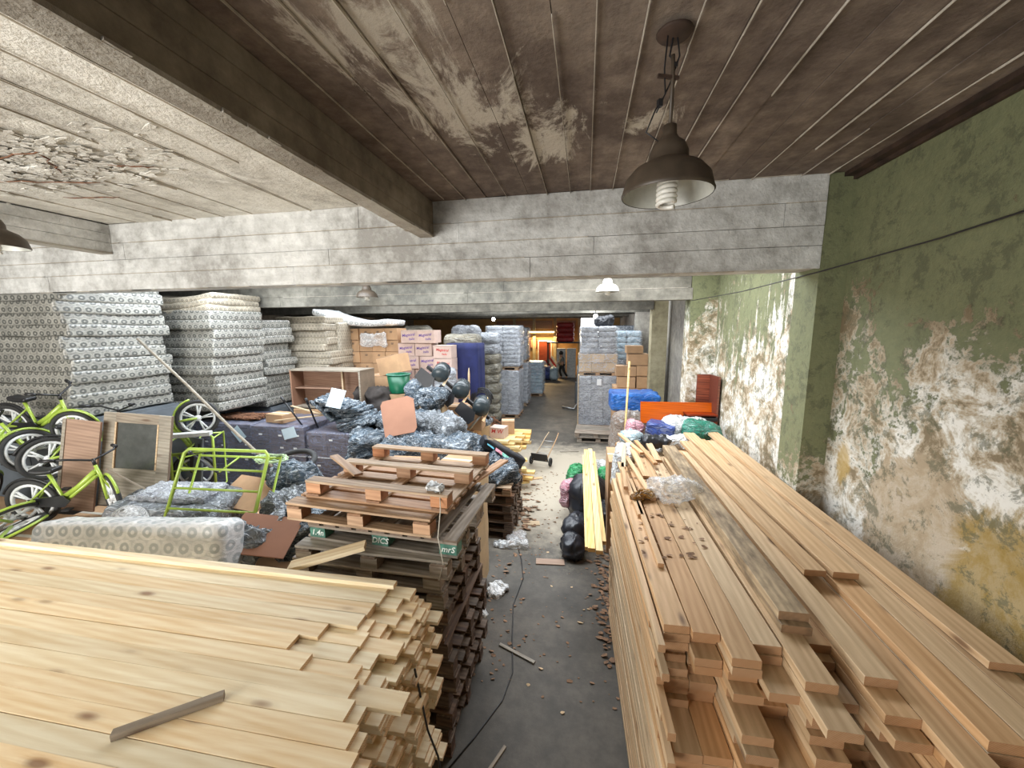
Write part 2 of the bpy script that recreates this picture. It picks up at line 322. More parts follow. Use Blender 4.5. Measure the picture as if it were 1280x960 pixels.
# ------------------------------------------------------------------ mesh helpers
class MB:
    def __init__(s): s.v = []; s.f = []; s.sm = []
    def add(s, vs, fs, smooth=False, mx=None):
        n = len(s.v); s.v += [tuple(mx @ V(p)) if mx else tuple(p) for p in vs]
        s.f += [tuple(i+n for i in f) for f in fs]; s.sm += [smooth]*len(fs); return s
    def box(s, c, d, rot=None, mx=None):
        x, y, z = [a/2 for a in d]
        vs = [V((i*x, j*y, k*z)) for i in (-1, 1) for j in (-1, 1) for k in (-1, 1)]
        if rot: e = Euler([R(a) for a in rot]).to_matrix(); vs = [e @ p for p in vs]
        vs = [p+V(c) for p in vs]
        return s.add(vs, [(0, 1, 3, 2), (4, 6, 7, 5), (0, 4, 5, 1), (2, 3, 7, 6), (0, 2, 6, 4), (1, 5, 7, 3)], False, mx)
    def plank(s, L_, W_, T_, ch=.003, c=(0, 0, 0), mx=None):      # along x, chamfered long edges
        y, z = W_/2, T_/2; sec = [(-y+ch, -z), (y-ch, -z), (y, -z+ch), (y, z-ch), (y-ch, z), (-y+ch, z), (-y, z-ch), (-y, -z+ch)]
        vs = [(sx*L_/2+c[0], a+c[1], b+c[2]) for sx in (-1, 1) for a, b in sec]
        fs = [(i, (i+1) % 8, (i+1) % 8+8, i+8)[::-1] for i in range(8)]+[tuple(range(8)), tuple(range(15, 7, -1))]
        return s.add(vs, fs, False, mx)
    def tube(s, pts, r, n=8, closed=False, caps=True):
        pts = [V(p) for p in pts]; m = len(pts); rs = r if isinstance(r, (list, tuple)) else [r]*m; vs = []
        up = None
        for i, p in enumerate(pts):
            a = pts[(i-1) % m] if (closed or i) else p; b = pts[(i+1) % m] if (closed or i < m-1) else p
            t = (b-a).normalized()
            if up is None: up = V((0, 0, 1)) if abs(t.z) < .9 else V((1, 0, 0))
            sd = t.cross(up).normalized(); up = sd.cross(t).normalized()
            for k in range(n):
                q = 2*pi*k/n; vs.append(p+(sd*cos(q)+up*sin(q))*rs[i])
        fs = []
        for i in range(m if closed else m-1):
            j = (i+1) % m
            for k in range(n): fs.append((i*n+k, i*n+(k+1) % n, j*n+(k+1) % n, j*n+k)[::-1])
        if caps and not closed: fs += [tuple(range(n)), tuple(range(m*n-1, (m-1)*n-1, -1))]
        return s.add(vs, fs, True)
    def lathe(s, prof, n=24, mx=None, caps=False):
        vs = [(r*cos(2*pi*k/n), r*sin(2*pi*k/n), z) for r, z in prof for k in range(n)]; fs = []
        for i in range(len(prof)-1):
            for k in range(n): fs.append((i*n+k, i*n+(k+1) % n, (i+1)*n+(k+1) % n, (i+1)*n+k))
        if caps: fs += [tuple(range(n))[::-1], tuple(range((len(prof)-1)*n, len(prof)*n))]
        return s.add(vs, fs, True, mx)
    def poly(s, pts, th, mx=None):                                    # prism from a flat outline in local xy
        n = len(pts); vs = [(x, y, 0) for x, y in pts]+[(x, y, th) for x, y in pts]
        fs = [tuple(range(n))[::-1], tuple(range(n, 2*n))]+[(i, (i+1) % n, (i+1) % n+n, i+n) for i in range(n)]
        return s.add(vs, fs, False, mx)
    def mesh(s, name='mesh'):
        me = bpy.data.meshes.new(name); me.from_pydata(s.v, [], s.f); me.polygons.foreach_set('use_smooth', s.sm); me.update(); return me
def soft(sx, sy, sz, r=.05, n=(8, 6, 3), amp=.01, freq=3, seed=0, ridge=0, sag=0, bulge=0):
    """rounded, wrinkled box; base at z=0"""
    r = min(r, sx/2*.98, sy/2*.98, sz/2*.98)
    def ax(half, k):
        inn = half-r; o = [r*math.tan(R(a)) for a in (15, 30, 45)]
        return [(-inn-q) for q in reversed(o)]+[-inn+2*inn*i/k for i in range(k+1)]+[inn+q for q in o]
    A = [ax(sx/2, n[0]), ax(sy/2, n[1]), ax(sz/2, n[2])]; H = (sx/2, sy/2, sz/2)
    idx = {}; vs = []; fs = []
    def vid(i, j, k):
        key = (i, j, k)
        if key not in idx:
            p = V((A[0][i], A[1][j], A[2][k]))
            q = V([max(-(H[t]-r), min(H[t]-r, p[t])) for t in range(3)]); d = p-q
            d = d.normalized() if d.length > 1e-9 else V((0, 0, 1)); p = q+d*r
            if bulge:
                t = (1-(p.z/H[2])**2); p.x *= 1+bulge*t/sx; p.y *= 1+bulge*t/sy
            s_ = V((seed*13.7, seed*7.1, seed*3.3)); o = noise.noise_vector(p*freq+s_)*amp
            if ridge:
                nn = noise.noise(p*freq*1.8+s_*2); o += d*ridge*(1-min(1, abs(nn)*4)); nn = noise.noise(p*freq*3.9+s_); o += d*ridge*.5*(1-min(1, abs(nn)*4))
            p = p+o
            if sag: p.z -= sag*(1-(2*p.x/sx)**2)
            idx[key] = len(vs); vs.append((p.x, p.y, p.z+sz/2))
        return idx[key]
    nx, ny, nz = [len(a)-1 for a in A]
    for i in range(nx):
        for j in range(ny):
            fs.append((vid(i, j, nz), vid(i+1, j, nz), vid(i+1, j+1, nz), vid(i, j+1, nz)))
            fs.append((vid(i, j, 0), vid(i, j+1, 0), vid(i+1, j+1, 0), vid(i+1, j, 0)))
    for i in range(nx):
        for k in range(nz):
            fs.append((vid(i, 0, k), vid(i+1, 0, k), vid(i+1, 0, k+1), vid(i, 0, k+1)))
            fs.append((vid(i, ny, k), vid(i, ny, k+1), vid(i+1, ny, k+1), vid(i+1, ny, k)))
    for j in range(ny):
        for k in range(nz):
            fs.append((vid(0, j, k), vid(0, j, k+1), vid(0, j+1, k+1), vid(0, j+1, k)))
            fs.append((vid(nx, j, k), vid(nx, j+1, k), vid(nx, j+1, k+1), vid(nx, j, k+1)))
    return MB().add(vs, fs, True)
def ob(name, mb, m, parent=None, loc=(0, 0, 0), rot=(0, 0, 0), label=None):
    me = mb.mesh(name) if isinstance(mb, MB) else mb
    mm = M[m] if isinstance(m, str) else m
    if not me.materials: me.materials.append(mm)
    o = bpy.data.objects.new(name, me); COL.objects.link(o); o.parent = parent
    o.location = loc; o.rotation_euler = [R(a) for a in rot]
    if me.materials[0] is not mm: o.material_slots[0].link = 'OBJECT'; o.material_slots[0].material = mm
    if label: o['label'] = label
    return o
def tag(o, label, cat, group=None):
    o['label'] = label; o['category'] = cat
    if group: o['group'] = group
    return o
def T(name, label, cat, loc=(0, 0, 0), rot=(0, 0, 0), group=None):
    o = bpy.data.objects.new(name, None); COL.objects.link(o); o.empty_display_size = .1
    o.location = loc; o.rotation_euler = [R(a) for a in rot]; return tag(o, label, cat, group)
def S(name, mb, m, parent=None, loc=(0, 0, 0), rot=(0, 0, 0)):
    o = ob(name, mb, m, parent, loc, rot)
    if parent is None: o['kind'] = 'structure'
    return o
ORD = ['topmost', 'second', 'third', 'fourth', 'fifth', 'sixth', 'seventh', 'eighth', 'ninth', 'tenth', 'eleventh', 'twelfth', 'thirteenth', 'fourteenth', 'fifteenth', 'sixteenth', 'seventeenth', 'eighteenth', 'nineteenth', 'twentieth']
ORD += ['twenty-'+a for a in ['first', 'second', 'third', 'fourth', 'fifth', 'sixth', 'seventh', 'eighth', 'ninth']]+['thirtieth']+['thirty-'+a for a in ['first', 'second', 'third', 'fourth', 'fifth', 'sixth', 'seventh', 'eighth', 'ninth']]+['fortieth']
NTH = ['first']+ORD[1:]
rnd = random.uniform
def text_mesh(txt, size, th=.002, shear=0):
    c = bpy.data.curves.new('lettering', 'FONT'); c.body = txt; c.size = size; c.extrude = th; c.shear = shear
    c.align_x = 'CENTER'; c.align_y = 'CENTER'; c.resolution_u = 2; c.offset = size*.012
    o = bpy.data.objects.new('tmp', c); COL.objects.link(o); dg = bpy.context.evaluated_depsgraph_get()
    me = bpy.data.meshes.new_from_object(o.evaluated_get(dg)); bpy.data.objects.remove(o); me.name = 'lettering'; me.materials.clear(); return me

#@@STRUCT
# ------------------------------------------------------------------ the room
HC, WR, WL, YB, Y0 = 4.6, 2.27, -12.5, 27.0, -3.2
S('floor', MB().box(((WR+WL)/2, (YB+Y0)/2, -.1), (WR-WL+.6, YB-Y0+.4, .2)), 'floor')
wr = S('wall_right', MB().box((WR+.1, (Y0+4.2)/2, HC/2), (.2, 4.2-Y0, HC)), 'wall')
S('wall_right', MB().box((WR+.1, (4.2+7.6)/2, HC/2), (.2, 3.4, HC)), 'wall_far')
S('wall_right', MB().box((WR+.1, (7.6+YB)/2, HC/2), (.2, YB-7.6, HC)), 'wall_grey')
S('wall_left', MB().box((WL-.1, (Y0+YB)/2, HC/2), (.2, YB-Y0, HC)), 'wall_grey')
S('wall_back', MB().box(((WR+WL)/2, YB+.1, HC/2), (WR-WL, .2, HC)), 'back_wall')
# rear wall behind the camera with its wide opening
S('wall_rear', MB().box((1.1, Y0-.1, HC/2), (2.4, .2, HC)).box((-10.4, Y0-.1, HC/2), (4.2, .2, HC)).box((-4.2, Y0-.1, 4.25), (8.3, .2, .7)), 'wall_grey')
# pilasters
S('trim_1', MB().box((2.16, 4.2, HC/2), (.22, .4, HC)), 'pillar_green')
S('trim_2', MB().box((2.05, 7.6, HC/2), (.44, .4, HC)), 'wall_far')
S('trim_3', MB().box((1.96, 11.15, HC/2), (.4, .4, HC)), 'pillar_cream')
S('trim_4', MB().box((2.0, 14.6, HC/2), (.5, .4, HC)), 'wall_grey')
S('trim_5', MB().box((2.215, .5, HC-.02), (.1, 7.0, .035)).box((2.25, .5, HC-.05), (.03, 7.0, .03)), 'fitting')
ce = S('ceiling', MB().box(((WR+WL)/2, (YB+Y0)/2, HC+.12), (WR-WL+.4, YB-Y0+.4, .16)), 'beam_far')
# formwork panels of the ceiling, each slightly proud, with cement ridges in the joints
def ceil_bay(x0, x1, y0, y1, m, wmin=.16, wmax=.24, rid=True):
    x = x0; k = 0
    while x < x1-.02:
        wd = min(rnd(wmin, wmax), x1-x); dz = rnd(0, .012)
        ob('panel', MB().box((0, 0, .03), (wd-.004, y1-y0, .05)), m, ce, (x+wd/2, (y0+y1)/2, HC-.012+dz))
        if rid and x > x0:
            mb = MB(); y = y0
            while y < y1-.1:
                l = rnd(.5, 1.6); l = min(l, y1-y)
                if random.random() < .8: mb.box((rnd(-.002, .002), y+l/2, 0), (rnd(.0025, .005), l, rnd(.006, .014)))
                y += l
            if mb.v: ob('ridge', mb, 'ridge', ce, (x, 0, HC-.014))
        x += wd; k += 1
ceil_bay(-1.62, WR, Y0, 4.0, 'ceil_brown')
ceil_bay(-5.85, -1.76, Y0, 4.0, 'ceil_pale', .3, .5)
ceil_bay(-12.3, -5.97, Y0, 4.0, 'ceil_pale', .4, .6)
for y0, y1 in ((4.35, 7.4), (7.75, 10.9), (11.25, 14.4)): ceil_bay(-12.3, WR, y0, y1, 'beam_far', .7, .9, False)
# spalled crust hanging from the pale bay
mb = MB()
for i in range(420):
    cx, cy = -4.3+random.gauss(0, .55), 2.5+random.gauss(0, .22); a = rnd(0, 6.28); s_ = rnd(.008, .05)
    pts = [(cos(a+t)*s_*rnd(.5, 1.3)*1.8, sin(a+t)*s_*rnd(.4, 1)) for t in (0, 1.2, 2.3, 3.5, 4.8)]
    mb.poly(pts, rnd(.003, .006), Matrix.Translation((cx, cy, HC-.017-rnd(0, .004))) @ Euler((rnd(-.12, .12), rnd(-.12, .12), 0)).to_matrix().to_4x4())
o = ob('flaking_crust', mb, 'ceil_pale', ce); o['kind'] = 'stuff'
mb = MB()
for (x0, y0, x1, y1) in ((-5.2, 2.62, -4.2, 2.85), (-4.25, 2.62, -3.95, 2.35), (-4.6, 2.35, -3.9, 2.3), (-3.7, 2.6, -3.4, 2.7), (-5.0, 3.1, -4.5, 3.2)):
    pts = [(x0+(x1-x0)*t/8+rnd(-.02, .02), y0+(y1-y0)*t/8+rnd(-.02, .02), HC-.02) for t in range(9)]
    mb.tube(pts, [.002]+[rnd(.003, .008) for _ in range(7)]+[.002], 5)
o = ob('exposed_rusty_bar', mb, 'rust', ce); o['kind'] = 'stuff'

def cross_beam(n, y0, z0, x0, x1, m, strips, th=.35):
    b = S('trim_%d' % n, MB().box(((x0+x1)/2, y0+th/2+.01, (z0+HC)/2+.006), (x1-x0, th-.02, HC-z0-.01)), m)
    z = z0
    for i, hh in enumerate(strips):
        x = x0
        while x < x1-.05:
            l = min(rnd(2.2, 4.5), x1-x)
            ob('board_panel', MB().plank(l-.004, .03, hh-.004, .003), m, b, (x+l/2, y0+.003+rnd(0, .008), z+hh/2))
            if random.random() < .7: ob('ridge', MB().box((0, 0, 0), (l*.96, .012, .005)), 'ridge', b, (x+l/2, y0-.013, z+hh))
            x += l
        z += hh
    return b
b1 = cross_beam(6, 4.0, 3.8, -12.3, 2.05, 'beam', [.2, .17, .2, .23])
for i in range(14): ob('lip', MB().box((0, 0, 0), (rnd(.3, .8), .02, .006)), 'ridge', b1, (rnd(-7, 1.8), 4.01, 3.797))
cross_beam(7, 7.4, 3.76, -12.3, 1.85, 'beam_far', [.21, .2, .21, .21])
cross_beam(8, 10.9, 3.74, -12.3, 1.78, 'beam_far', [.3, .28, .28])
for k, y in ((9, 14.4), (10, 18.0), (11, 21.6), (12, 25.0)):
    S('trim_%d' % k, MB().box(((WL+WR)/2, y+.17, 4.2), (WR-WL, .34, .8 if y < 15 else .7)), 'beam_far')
# long beams
lb = S('trim_13', MB().box((-1.65, (Y0+4)/2, 4.43), (.085, 4.0-Y0-.02, .33)), 'beam_brown')
for i, (z0, z1) in enumerate(((4.255, 4.36), (4.36, 4.48), (4.48, 4.59))):
    ob('board_panel', MB().box((0, 0, 0), (.03, 4.0-Y0-.02, z1-z0-.003)), 'beam_brown', lb, (-1.6+rnd(-.003, .004), (Y0+4)/2, (z0+z1)/2))
    ob('board_panel', MB().box((0, 0, 0), (.03, 4.0-Y0-.02, z1-z0-.003)), 'ceil_pale', lb, (-1.71+rnd(-.003, .004), (Y0+4)/2, (z0+z1)/2))
mb = MB().box((-1.655, (Y0+4)/2, 4.25), (.15, 4.0-Y0-.03, .022))
for i in range(60): mb.box((-1.655+random.choice((-.078, .078)), rnd(Y0, 3.9), 4.246), (rnd(.005, .02), rnd(.03, .15), rnd(.01, .022)))
ob('underside', mb, 'beam_edge', lb)
lb2 = S('trim_14', MB().box((-5.93, (Y0+4)/2, 4.43), (.12, 4.0-Y0-.02, .33)), 'beam')
for i, (z0, z1) in enumerate(((4.26, 4.37), (4.37, 4.48), (4.48, 4.59))):
    ob('board_panel', MB().box((0, 0, 0), (.03, 4.0-Y0-.02, z1-z0-.004)), 'beam', lb2, (-5.86+rnd(-.004, .004), (Y0+4)/2, (z0+z1)/2))
ob('underside', MB().box((-5.92, (Y0+4)/2, 4.25), (.17, 4.0-Y0-.03, .02)), 'beam_edge', lb2)
# far end: back wall panels, door, warm tube, bright side window
for i, (x, wd) in enumerate(((-5.6, 1.2), (-4.2, 1.2), (-2.9, 1.3), (-1.3, 1.3))):
    ob('panel', MB().box((0, 0, 0), (wd, .06, .55)), 'brown_ply', None, (x, YB-.03, 3.45))['kind'] = 'structure'
for i, x in enumerate((-4.9, -3.5, -2.05, -.4)):
    S('trim_%d' % (15+i), MB().box((x, YB-.06, 2.0), (.2, .12, 4.0)), 'pillar_cream')
d = S('door_1', MB().box((-2.75, YB-.04, 1.15), (.85, .08, 2.3)), 'mahogany'); ob('door_frame', MB().box((-3.2, YB-.05, 1.15), (.06, .1, 2.3)).box((-2.3, YB-.05, 1.15), (.06, .1, 2.3)).box((-2.75, YB-.05, 2.33), (.96, .1, .06)), 'offwhite', d)
ob('door_handle', MB().box((-2.45, YB-.1, 1.05), (.12, .04, .03)), 'steel', d)
t = T('tube_lamp', 'warm lit strip lamp on the back wall', 'lamp', (-3.0, YB-.1, 2.95))
ob('tube', MB().tube([(-.9, -.04, 0), (.9, -.04, 0)], .05, 8), 'lamp_warm', t); ob('batten', MB().box((0, .03, .02), (1.9, .06, .1)), 'offwhite', t)
for x in (-.7, .7): ob('bracket', MB().box((x, .07, .05), (.05, .05, .12)), 'steel', t)
wl = bpy.data.lights.new('warm_tube_light', 'AREA'); wl.shape = 'RECTANGLE'; wl.size = 1.8; wl.size_y = .1; wl.energy = 260; wl.color = (1, .68, .32)
o = bpy.data.objects.new('warm_tube_light', wl); o.location = (-3.0, YB-.35, 2.85); o.rotation_euler = (R(-35), 0, 0); COL.objects.link(o)
wn = S('window_1', MB().box((.35, YB-.02, 3.1), (1.5, .04, 1.7)), 'sky_pane')
ob('window_frame', MB().box((-.42, YB-.06, 3.1), (.06, .08, 1.8)).box((1.12, YB-.06, 3.1), (.06, .08, 1.8)).box((.35, YB-.06, 2.24), (1.6, .08, .06)).box((.35, YB-.06, 3.97), (1.6, .08, .06)).box((.7, YB-.06, 3.1), (.04, .06, 1.7)), 'offwhite', wn)

# ------------------------------------------------------------------ right-hand stack of sawn boards
BW, BT = .14, .05
g = 'sawn boards of the stack by the green wall'
random.seed(11)
cols = 11; x0 = .455
top_near = [2.03, 2.0, 1.86, 1.97, 1.78, 2.06, 1.86, 1.62, 1.62, 1.58, 1.5]
top_far = [4.3, 4.6, 5.0, 4.9, 5.0, 5.2, 5.3, 5.6, 5.8, 5.9, 6.1]
def board(name, L_, W_, T_, m, loc, rz, label, cat, group, ch=.002, rx=0, ry=0):
    o = ob(name, MB().plank(L_, W_, T_, ch), m, None, loc, (rx, ry, rz)); return tag(o, label, cat, group)
for lay in range(33):
    z = 1.67-BT*(lay+.5)
    for c in range(cols):
        if lay >= 16 and c > 0: continue
        if lay == 0 and c in (5, 7): continue
        if lay == 0: near = top_near[c]
        elif c < 2: near = (2.03 if lay < 9 else 1.82)+rnd(-.05, .05)-(lay > 6)*.05
        else: near = top_near[c]-.035*min(lay, 12)+rnd(-.16, .1)+(.12 if (lay+c) % 3 == 0 else 0)
        if c == 1 and lay in (2, 3): near = 1.94
        far = (top_far[c] if lay < 3 else 5.2+c*.09)+rnd(-.12, .12)
        if c == 0 and lay > 1: far = 4.3+rnd(-.1, .1)
        x = x0+(c+.5)*(BW+.003)+rnd(-.004, .004)
        rz = 90 + (2.2 if c == 0 else 1.6 if c < 4 else .6 if c < 7 else 0)+rnd(-.1, .1)
        my = (near+far)/2; xm = x-math.tan(R(rz-90))*(my-2.1)
        m = 'pine'
        lab = '%s board from the aisle in the %s layer of the sawn stack by the wall' % (NTH[c], ORD[lay] if lay else 'top')
        board('sawn_board', far-near, BW-.003, BT-.002, m, (xm, my, z), rz, lab, 'board', g)
# hidden heart of the stack
mb = MB()
for lay in range(16, 33):
    z = 1.67-BT*(lay+.5)
    for c in range(1, cols):
        near = max(.5, top_near[c]-.45+rnd(-.1, .1)); far = 5.1+rnd(-.15, .15)
        mb.box((x0+(c+.5)*(BW+.003)-.03, (near+far)/2, z), (BW-.012, far-near, BT-.003))
o = ob('lower_boards', mb, 'pine'); tag(o, 'close packed lower boards inside the sawn stack by the wall', 'boards'); o['kind'] = 'stuff'
# loose boards lying over the top layer
board('stained_board', 3.0, .15, .05, 'stain_pine', (1.12, 3.58, 1.69), 90.8, 'board with a dark grimy footprint-like stain along the middle of the sawn stack', 'board', g)
board('loose_board', 3.0, .15, .05, 'stain_pine', (1.12, 3.62, 1.7405), 90.8, 'grime-stained board lying on top of another along the middle of the sawn stack', 'board', g)
board('loose_board', 3.35, .15, .042, 'pine', (1.62, 4.3, 1.7), 92.2, 'long loose board on the sawn stack, its square end short of the wall boards', 'board', g)
board('loose_board', 2.9, .13, .042, 'pine', (1.45, 4.07, 1.70), 92.2, 'loose board with a dark red-brown end, beside the long loose board', 'board', g)
board('loose_board', 4.2, .15, .04, 'pine', (1.955, 4.1, 1.695), 91.0, 'loose board nearest the green wall with a knotty square end', 'board', g)
# thin battens along the aisle side
for i in range(34):
    zz = .03+i*.0475; nr = 1.72+rnd(-.25, .2)+(.35 if i > 28 else 0); fr = 4.25+rnd(-.15, .1)
    my = (nr+fr)/2
    board('batten', fr-nr, .038, .045, 'pine', (.432-math.tan(R(2.2))*(my-2.1)+rnd(-.004, .004), my, zz), 92.2,
          '%s thin batten up the aisle side of the sawn stack' % ('lowest' if i == 0 else NTH[i]), 'batten', 'thin battens on the aisle side of the sawn stack')
for i, (x, y, l, a, ww) in enumerate(((.47, 3.9, 1.3, 93, .05), (.52, 3.3, 1.5, 91.5, .04), (.6, 4.2, 1.2, 96, .05), (.44, 4.1, .7, 88, .04), (.66, 4.75, 1.2, 92, .07), (.78, 4.95, .9, 97, .05), (.5, 4.75, .9, 84, .05), (.9, 5.1, .8, 90, .08), (.63, 5.3, .9, 103, .05))):
    board('offcut_strip', l, ww, .03, 'pine', (x, y, 1.688+(.032 if i in (3, 5, 6, 8) else 0)), a, '%s narrow offcut strip lying near the littered far end of the sawn stack' % NTH[i], 'wood strip', 'offcut strips on the sawn stack')
def litter(name, n, area_, m, label, cat, size=(.012, .045), zs=0, th=.0008):
    mb = MB()
    for i in range(n):
        cx, cy, cz = area_(); s_ = rnd(*size); a = rnd(0, 6.28)
        pts = [(cos(a+t)*s_*rnd(.6, 1.2), sin(a+t)*s_*rnd(.35, .8)) for t in (0, 1.1, 2.2, 3.3, 4.4, 5.4)]
        mb.poly(pts, th, Matrix.Translation((cx, cy, cz+s_*.15)) @ Euler((rnd(-.35, .35), rnd(-.35, .35), 0)).to_matrix().to_4x4())
    o = ob(name, mb, m); tag(o, label, cat); o['kind'] = 'stuff'; return o
litter('wood_chips', 150, lambda: (rnd(.42, .95), random.choice((rnd(3.6, 5.0), rnd(2.6, 4.6))), 1.675), 'leaf', 'brown wood chips and dry leaves scattered on the sawn stack', 'wood chips', (.008, .03))
# clear plastic and amber scrap on top
tag(ob('plastic_sheet', soft(.42, .3, .13, .06, (14, 10, 4), .05, 5, 3, .03), 'film_scrap', None, (.86, 3.72, 1.69), (0, 0, 35)), 'crumpled clear plastic sheet lying on the sawn stack', 'plastic sheet')
tag(ob('plastic_wrapper', soft(.2, .09, .05, .02, (8, 5, 2), .03, 9, 5, .02), plastic_film('amber_plastic', (.3, .12, .02), (.55, .3, .06), .3, 8), None, (.55, 3.6, 1.69), (0, 0, 30)), 'small crumpled amber wrapper on the sawn stack', 'wrapper')

# ------------------------------------------------------------------ left-hand stack of planed boards
g = 'planed boards of the big pale stack on the left'
random.seed(5)
PW, PT = .094, .0235
rows = 13
ends = [-.80, -.86, -.84, -.86, -.9, -1.0, -1.3, -1.42, -1.32, -1.15, -1.2, -1.12, -1.12]
zt = 1.70
for lay in range(23):
    for r in range(rows):
        if lay == 0 and r in (0,): pass
        y = .82+(r+.5)*(PW+.001)
        if lay == 0: e = ends[r]+rnd(-.05, .03)
        elif lay == 1: e = (ends[r]+(.28 if r in (5, 6, 7, 8) else .06))+rnd(-.08, .05)
        elif lay == 2: e = (-.95 if r > 4 else -.84)+rnd(-.12, .05)
        else: e = -.93+.05*sin(r*1.7+lay*.9)+rnd(-.06, .06)
        if 4 < r < 9 and lay == 3: e = -1.0+rnd(-.1, .1)
        e = min(e, -.74)
        l = rnd(3.9, 4.2)
        dy = rnd(-.002, .002)
        lab = '%s board from the near side in the %s layer of the pale planed stack' % (NTH[r], ORD[lay] if lay else 'top')
        board('planed_board', l, PW, PT-.0008, 'pine_pale', (e-l/2, y+dy+.022*(e-l/2+1.1), zt-PT*(lay+.5)), 1.27+rnd(-.1, .1), lab, 'board', g, .0015)
mb = MB()
for lay in range(23, 72):
    for r in range(rows):
        e = -.95+.07*sin(r*1.9+lay*.35)+rnd(-.06, .05)
        mb.box((e-2, .82+(r+.5)*(PW+.001), zt-PT*(lay+.5)), (4, PW, PT-.001))
o = ob('lower_boards', mb, 'pine_pale'); tag(o, 'close packed lower boards of the pale planed stack beside the pallets', 'boards'); o['kind'] = 'stuff'
board('trim_strip', 3.6, .05, .028, 'pine_pale', (-2.93, 2.01-.04, zt+.015), 1.27, 'raised pale strip along the far edge of the planed stack', 'wood strip', None)
board('square_stick', .36, .034, .03, 'old_wood', (-1.66, 1.09, zt+.017), 38, 'short square stick lying loose on top of the pale planed stack', 'stick', None)
board('plank_offcut', .5, .1, .03, 'pine_pale', (-1.72, 2.18, 1.74), 24, 'pale board offcut leaning from the planed stack towards the pallets', 'plank', None, .002, 0, -10)

# ------------------------------------------------------------------ pallets
_pm = {}
def pm(key, *a):
    if key not in _pm: _pm[key] = MB().plank(*a).mesh(key)
    return _pm[key]
def pallet(label, loc, rz=0, kind='A', flip=False, m='pallet', mblk=None, full=True, group='stacked wooden pallets', blk=None, rx=0):
    """base at z=0, 1.2 (x) by 1.0 (y), .14 high"""
    t = T('wooden_pallet', label, 'pallet', loc, (rx, 0, rz), group); mblk = mblk or m
    F = (lambda z: .14-z) if flip else (lambda z: z)
    def put(nm, key, dims, x, y, z, rot=0):
        # meshes are shared between pallets; material rides on the object slot
        me = pm(key, *dims); o = bpy.data.objects.new(nm, me); COL.objects.link(o); o.parent = t
        if not me.materials: me.materials.append(M['pallet'])
        o.location = (x, y, F(z)); o.rotation_euler = (0, 0, R(rot))
        o.material_slots[0].link = 'OBJECT'; o.material_slots[0].material = M[mblk if nm == 'block' else m]; return o
    if kind == 'A':   # deck boards along x
        for y, ww in ((-.43, .12), (-.29, .09), (-.15, .09), (0, .12), (.15, .09), (.29, .09), (.43, .12)):
            put('slat', 'sa%d' % (ww*100), (1.2, ww, .019, .002), rnd(-.004, .004), y, .1305)
        for x in (-.53, 0, .53): put('stringer_board', 'st', (1.0, .11, .019, .002), x, 0, .1105, 90)
    else:             # deck boards along y
        for i in range(9): put('slat', 'sb', (1.0, .1, .019, .002), -.55+i*.1375+rnd(-.004, .004), 0, .1305, 90)
        for y in (-.44, 0, .44): put('stringer_board', 'sc', (1.2, .11, .019, .002), 0, y, .1105)
    for x in (-.53, 0, .53):
        for y in (-.44, 0, .44):
            if not full and y == 0 and x == 0: continue
            o = put('block', 'blk', (.13, .1, .08, .003), x, y, .0605)
            if blk and y < 0: blk(t, x, o)
    for y in (-.44, 0, .44): put('runner', 'ru', (1.2, .1, .019, .002), 0, y, .0105)
    return t
random.seed(21)
def marks(t, x, o):
    o.material_slots[0].material = M['green_paint']; o['label'] = 'block painted dark green with white marks'
    s_ = {-1: '1.4n', 0: 'DICS', 1: 'mrS'}[round(x/.53)]
    ob('lettering', text_mesh(s_, .062, .001, .25), 'white_paint', o, (0, -.0515, 0), (90, 0, 0))
z = 0
P = 14
for i in range(P):
    top = i == P-1
    m = 'pallet_dark' if i < 9 else ['pallet_grey', 'pallet_grey', 'pallet_grey', 'pallet_grey', 'pallet'][i-9]  # dark wood on the lower pallets stands in for the shade there
    x = -1.56+rnd(-.03, .03)+(i < 6)*.03; y = 2.86+rnd(-.02, .02); rz = rnd(-1.5, 1.5)
    lab = '%s pallet from the floor in the near stack beside the planed boards' % (NTH[i] if i else 'lowest')
    if i == P-2: x, y, rz, lab = -1.42, 2.87, -2.5, 'pallet with green painted end blocks marked in white'
    if i == P-3: x, y = -1.5, 2.8
    if i == P-1: x, y, rz = -1.6, 2.86, -3
    pallet(lab, (x, y, z), rz, 'B' if i in (12, 3, 6) else 'A', False, m, blk=marks if i == P-2 else None, mblk='pallet_block' if i == 13 else None, group='pallets of the near stack')
    z += .142
pallet('upturned pallet on top of the near stack, showing three runners', (-1.5, 2.96, z), -3.5, 'A', True, 'pallet', 'pallet_block', group='pallets of the near stack')
board('loose_board', .62, .07, .018, 'pallet', (-2.0, 2.84, z+.155), -38, 'loose slat lying across the upturned top pallet', 'board', None)
tag(ob('plastic_tie', soft(.12, .07, .04, .015, (6, 4, 2), .02, 12, 2, .01), 'bag_white', None, (-1.05, 2.52, z+.145)), 'white plastic knot on the corner of the top pallet', 'plastic tie')
tag(ob('twine', MB().tube([(-1.0, 2.47, z+.15), (-.965, 2.38, z+.05), (-.97, 2.33, z-.12), (-.93, 2.31, z-.3), (-.96, 2.3, z-.42)], .004, 5), 'rope'), 'pale twine hanging down the near pallet stack', 'twine')
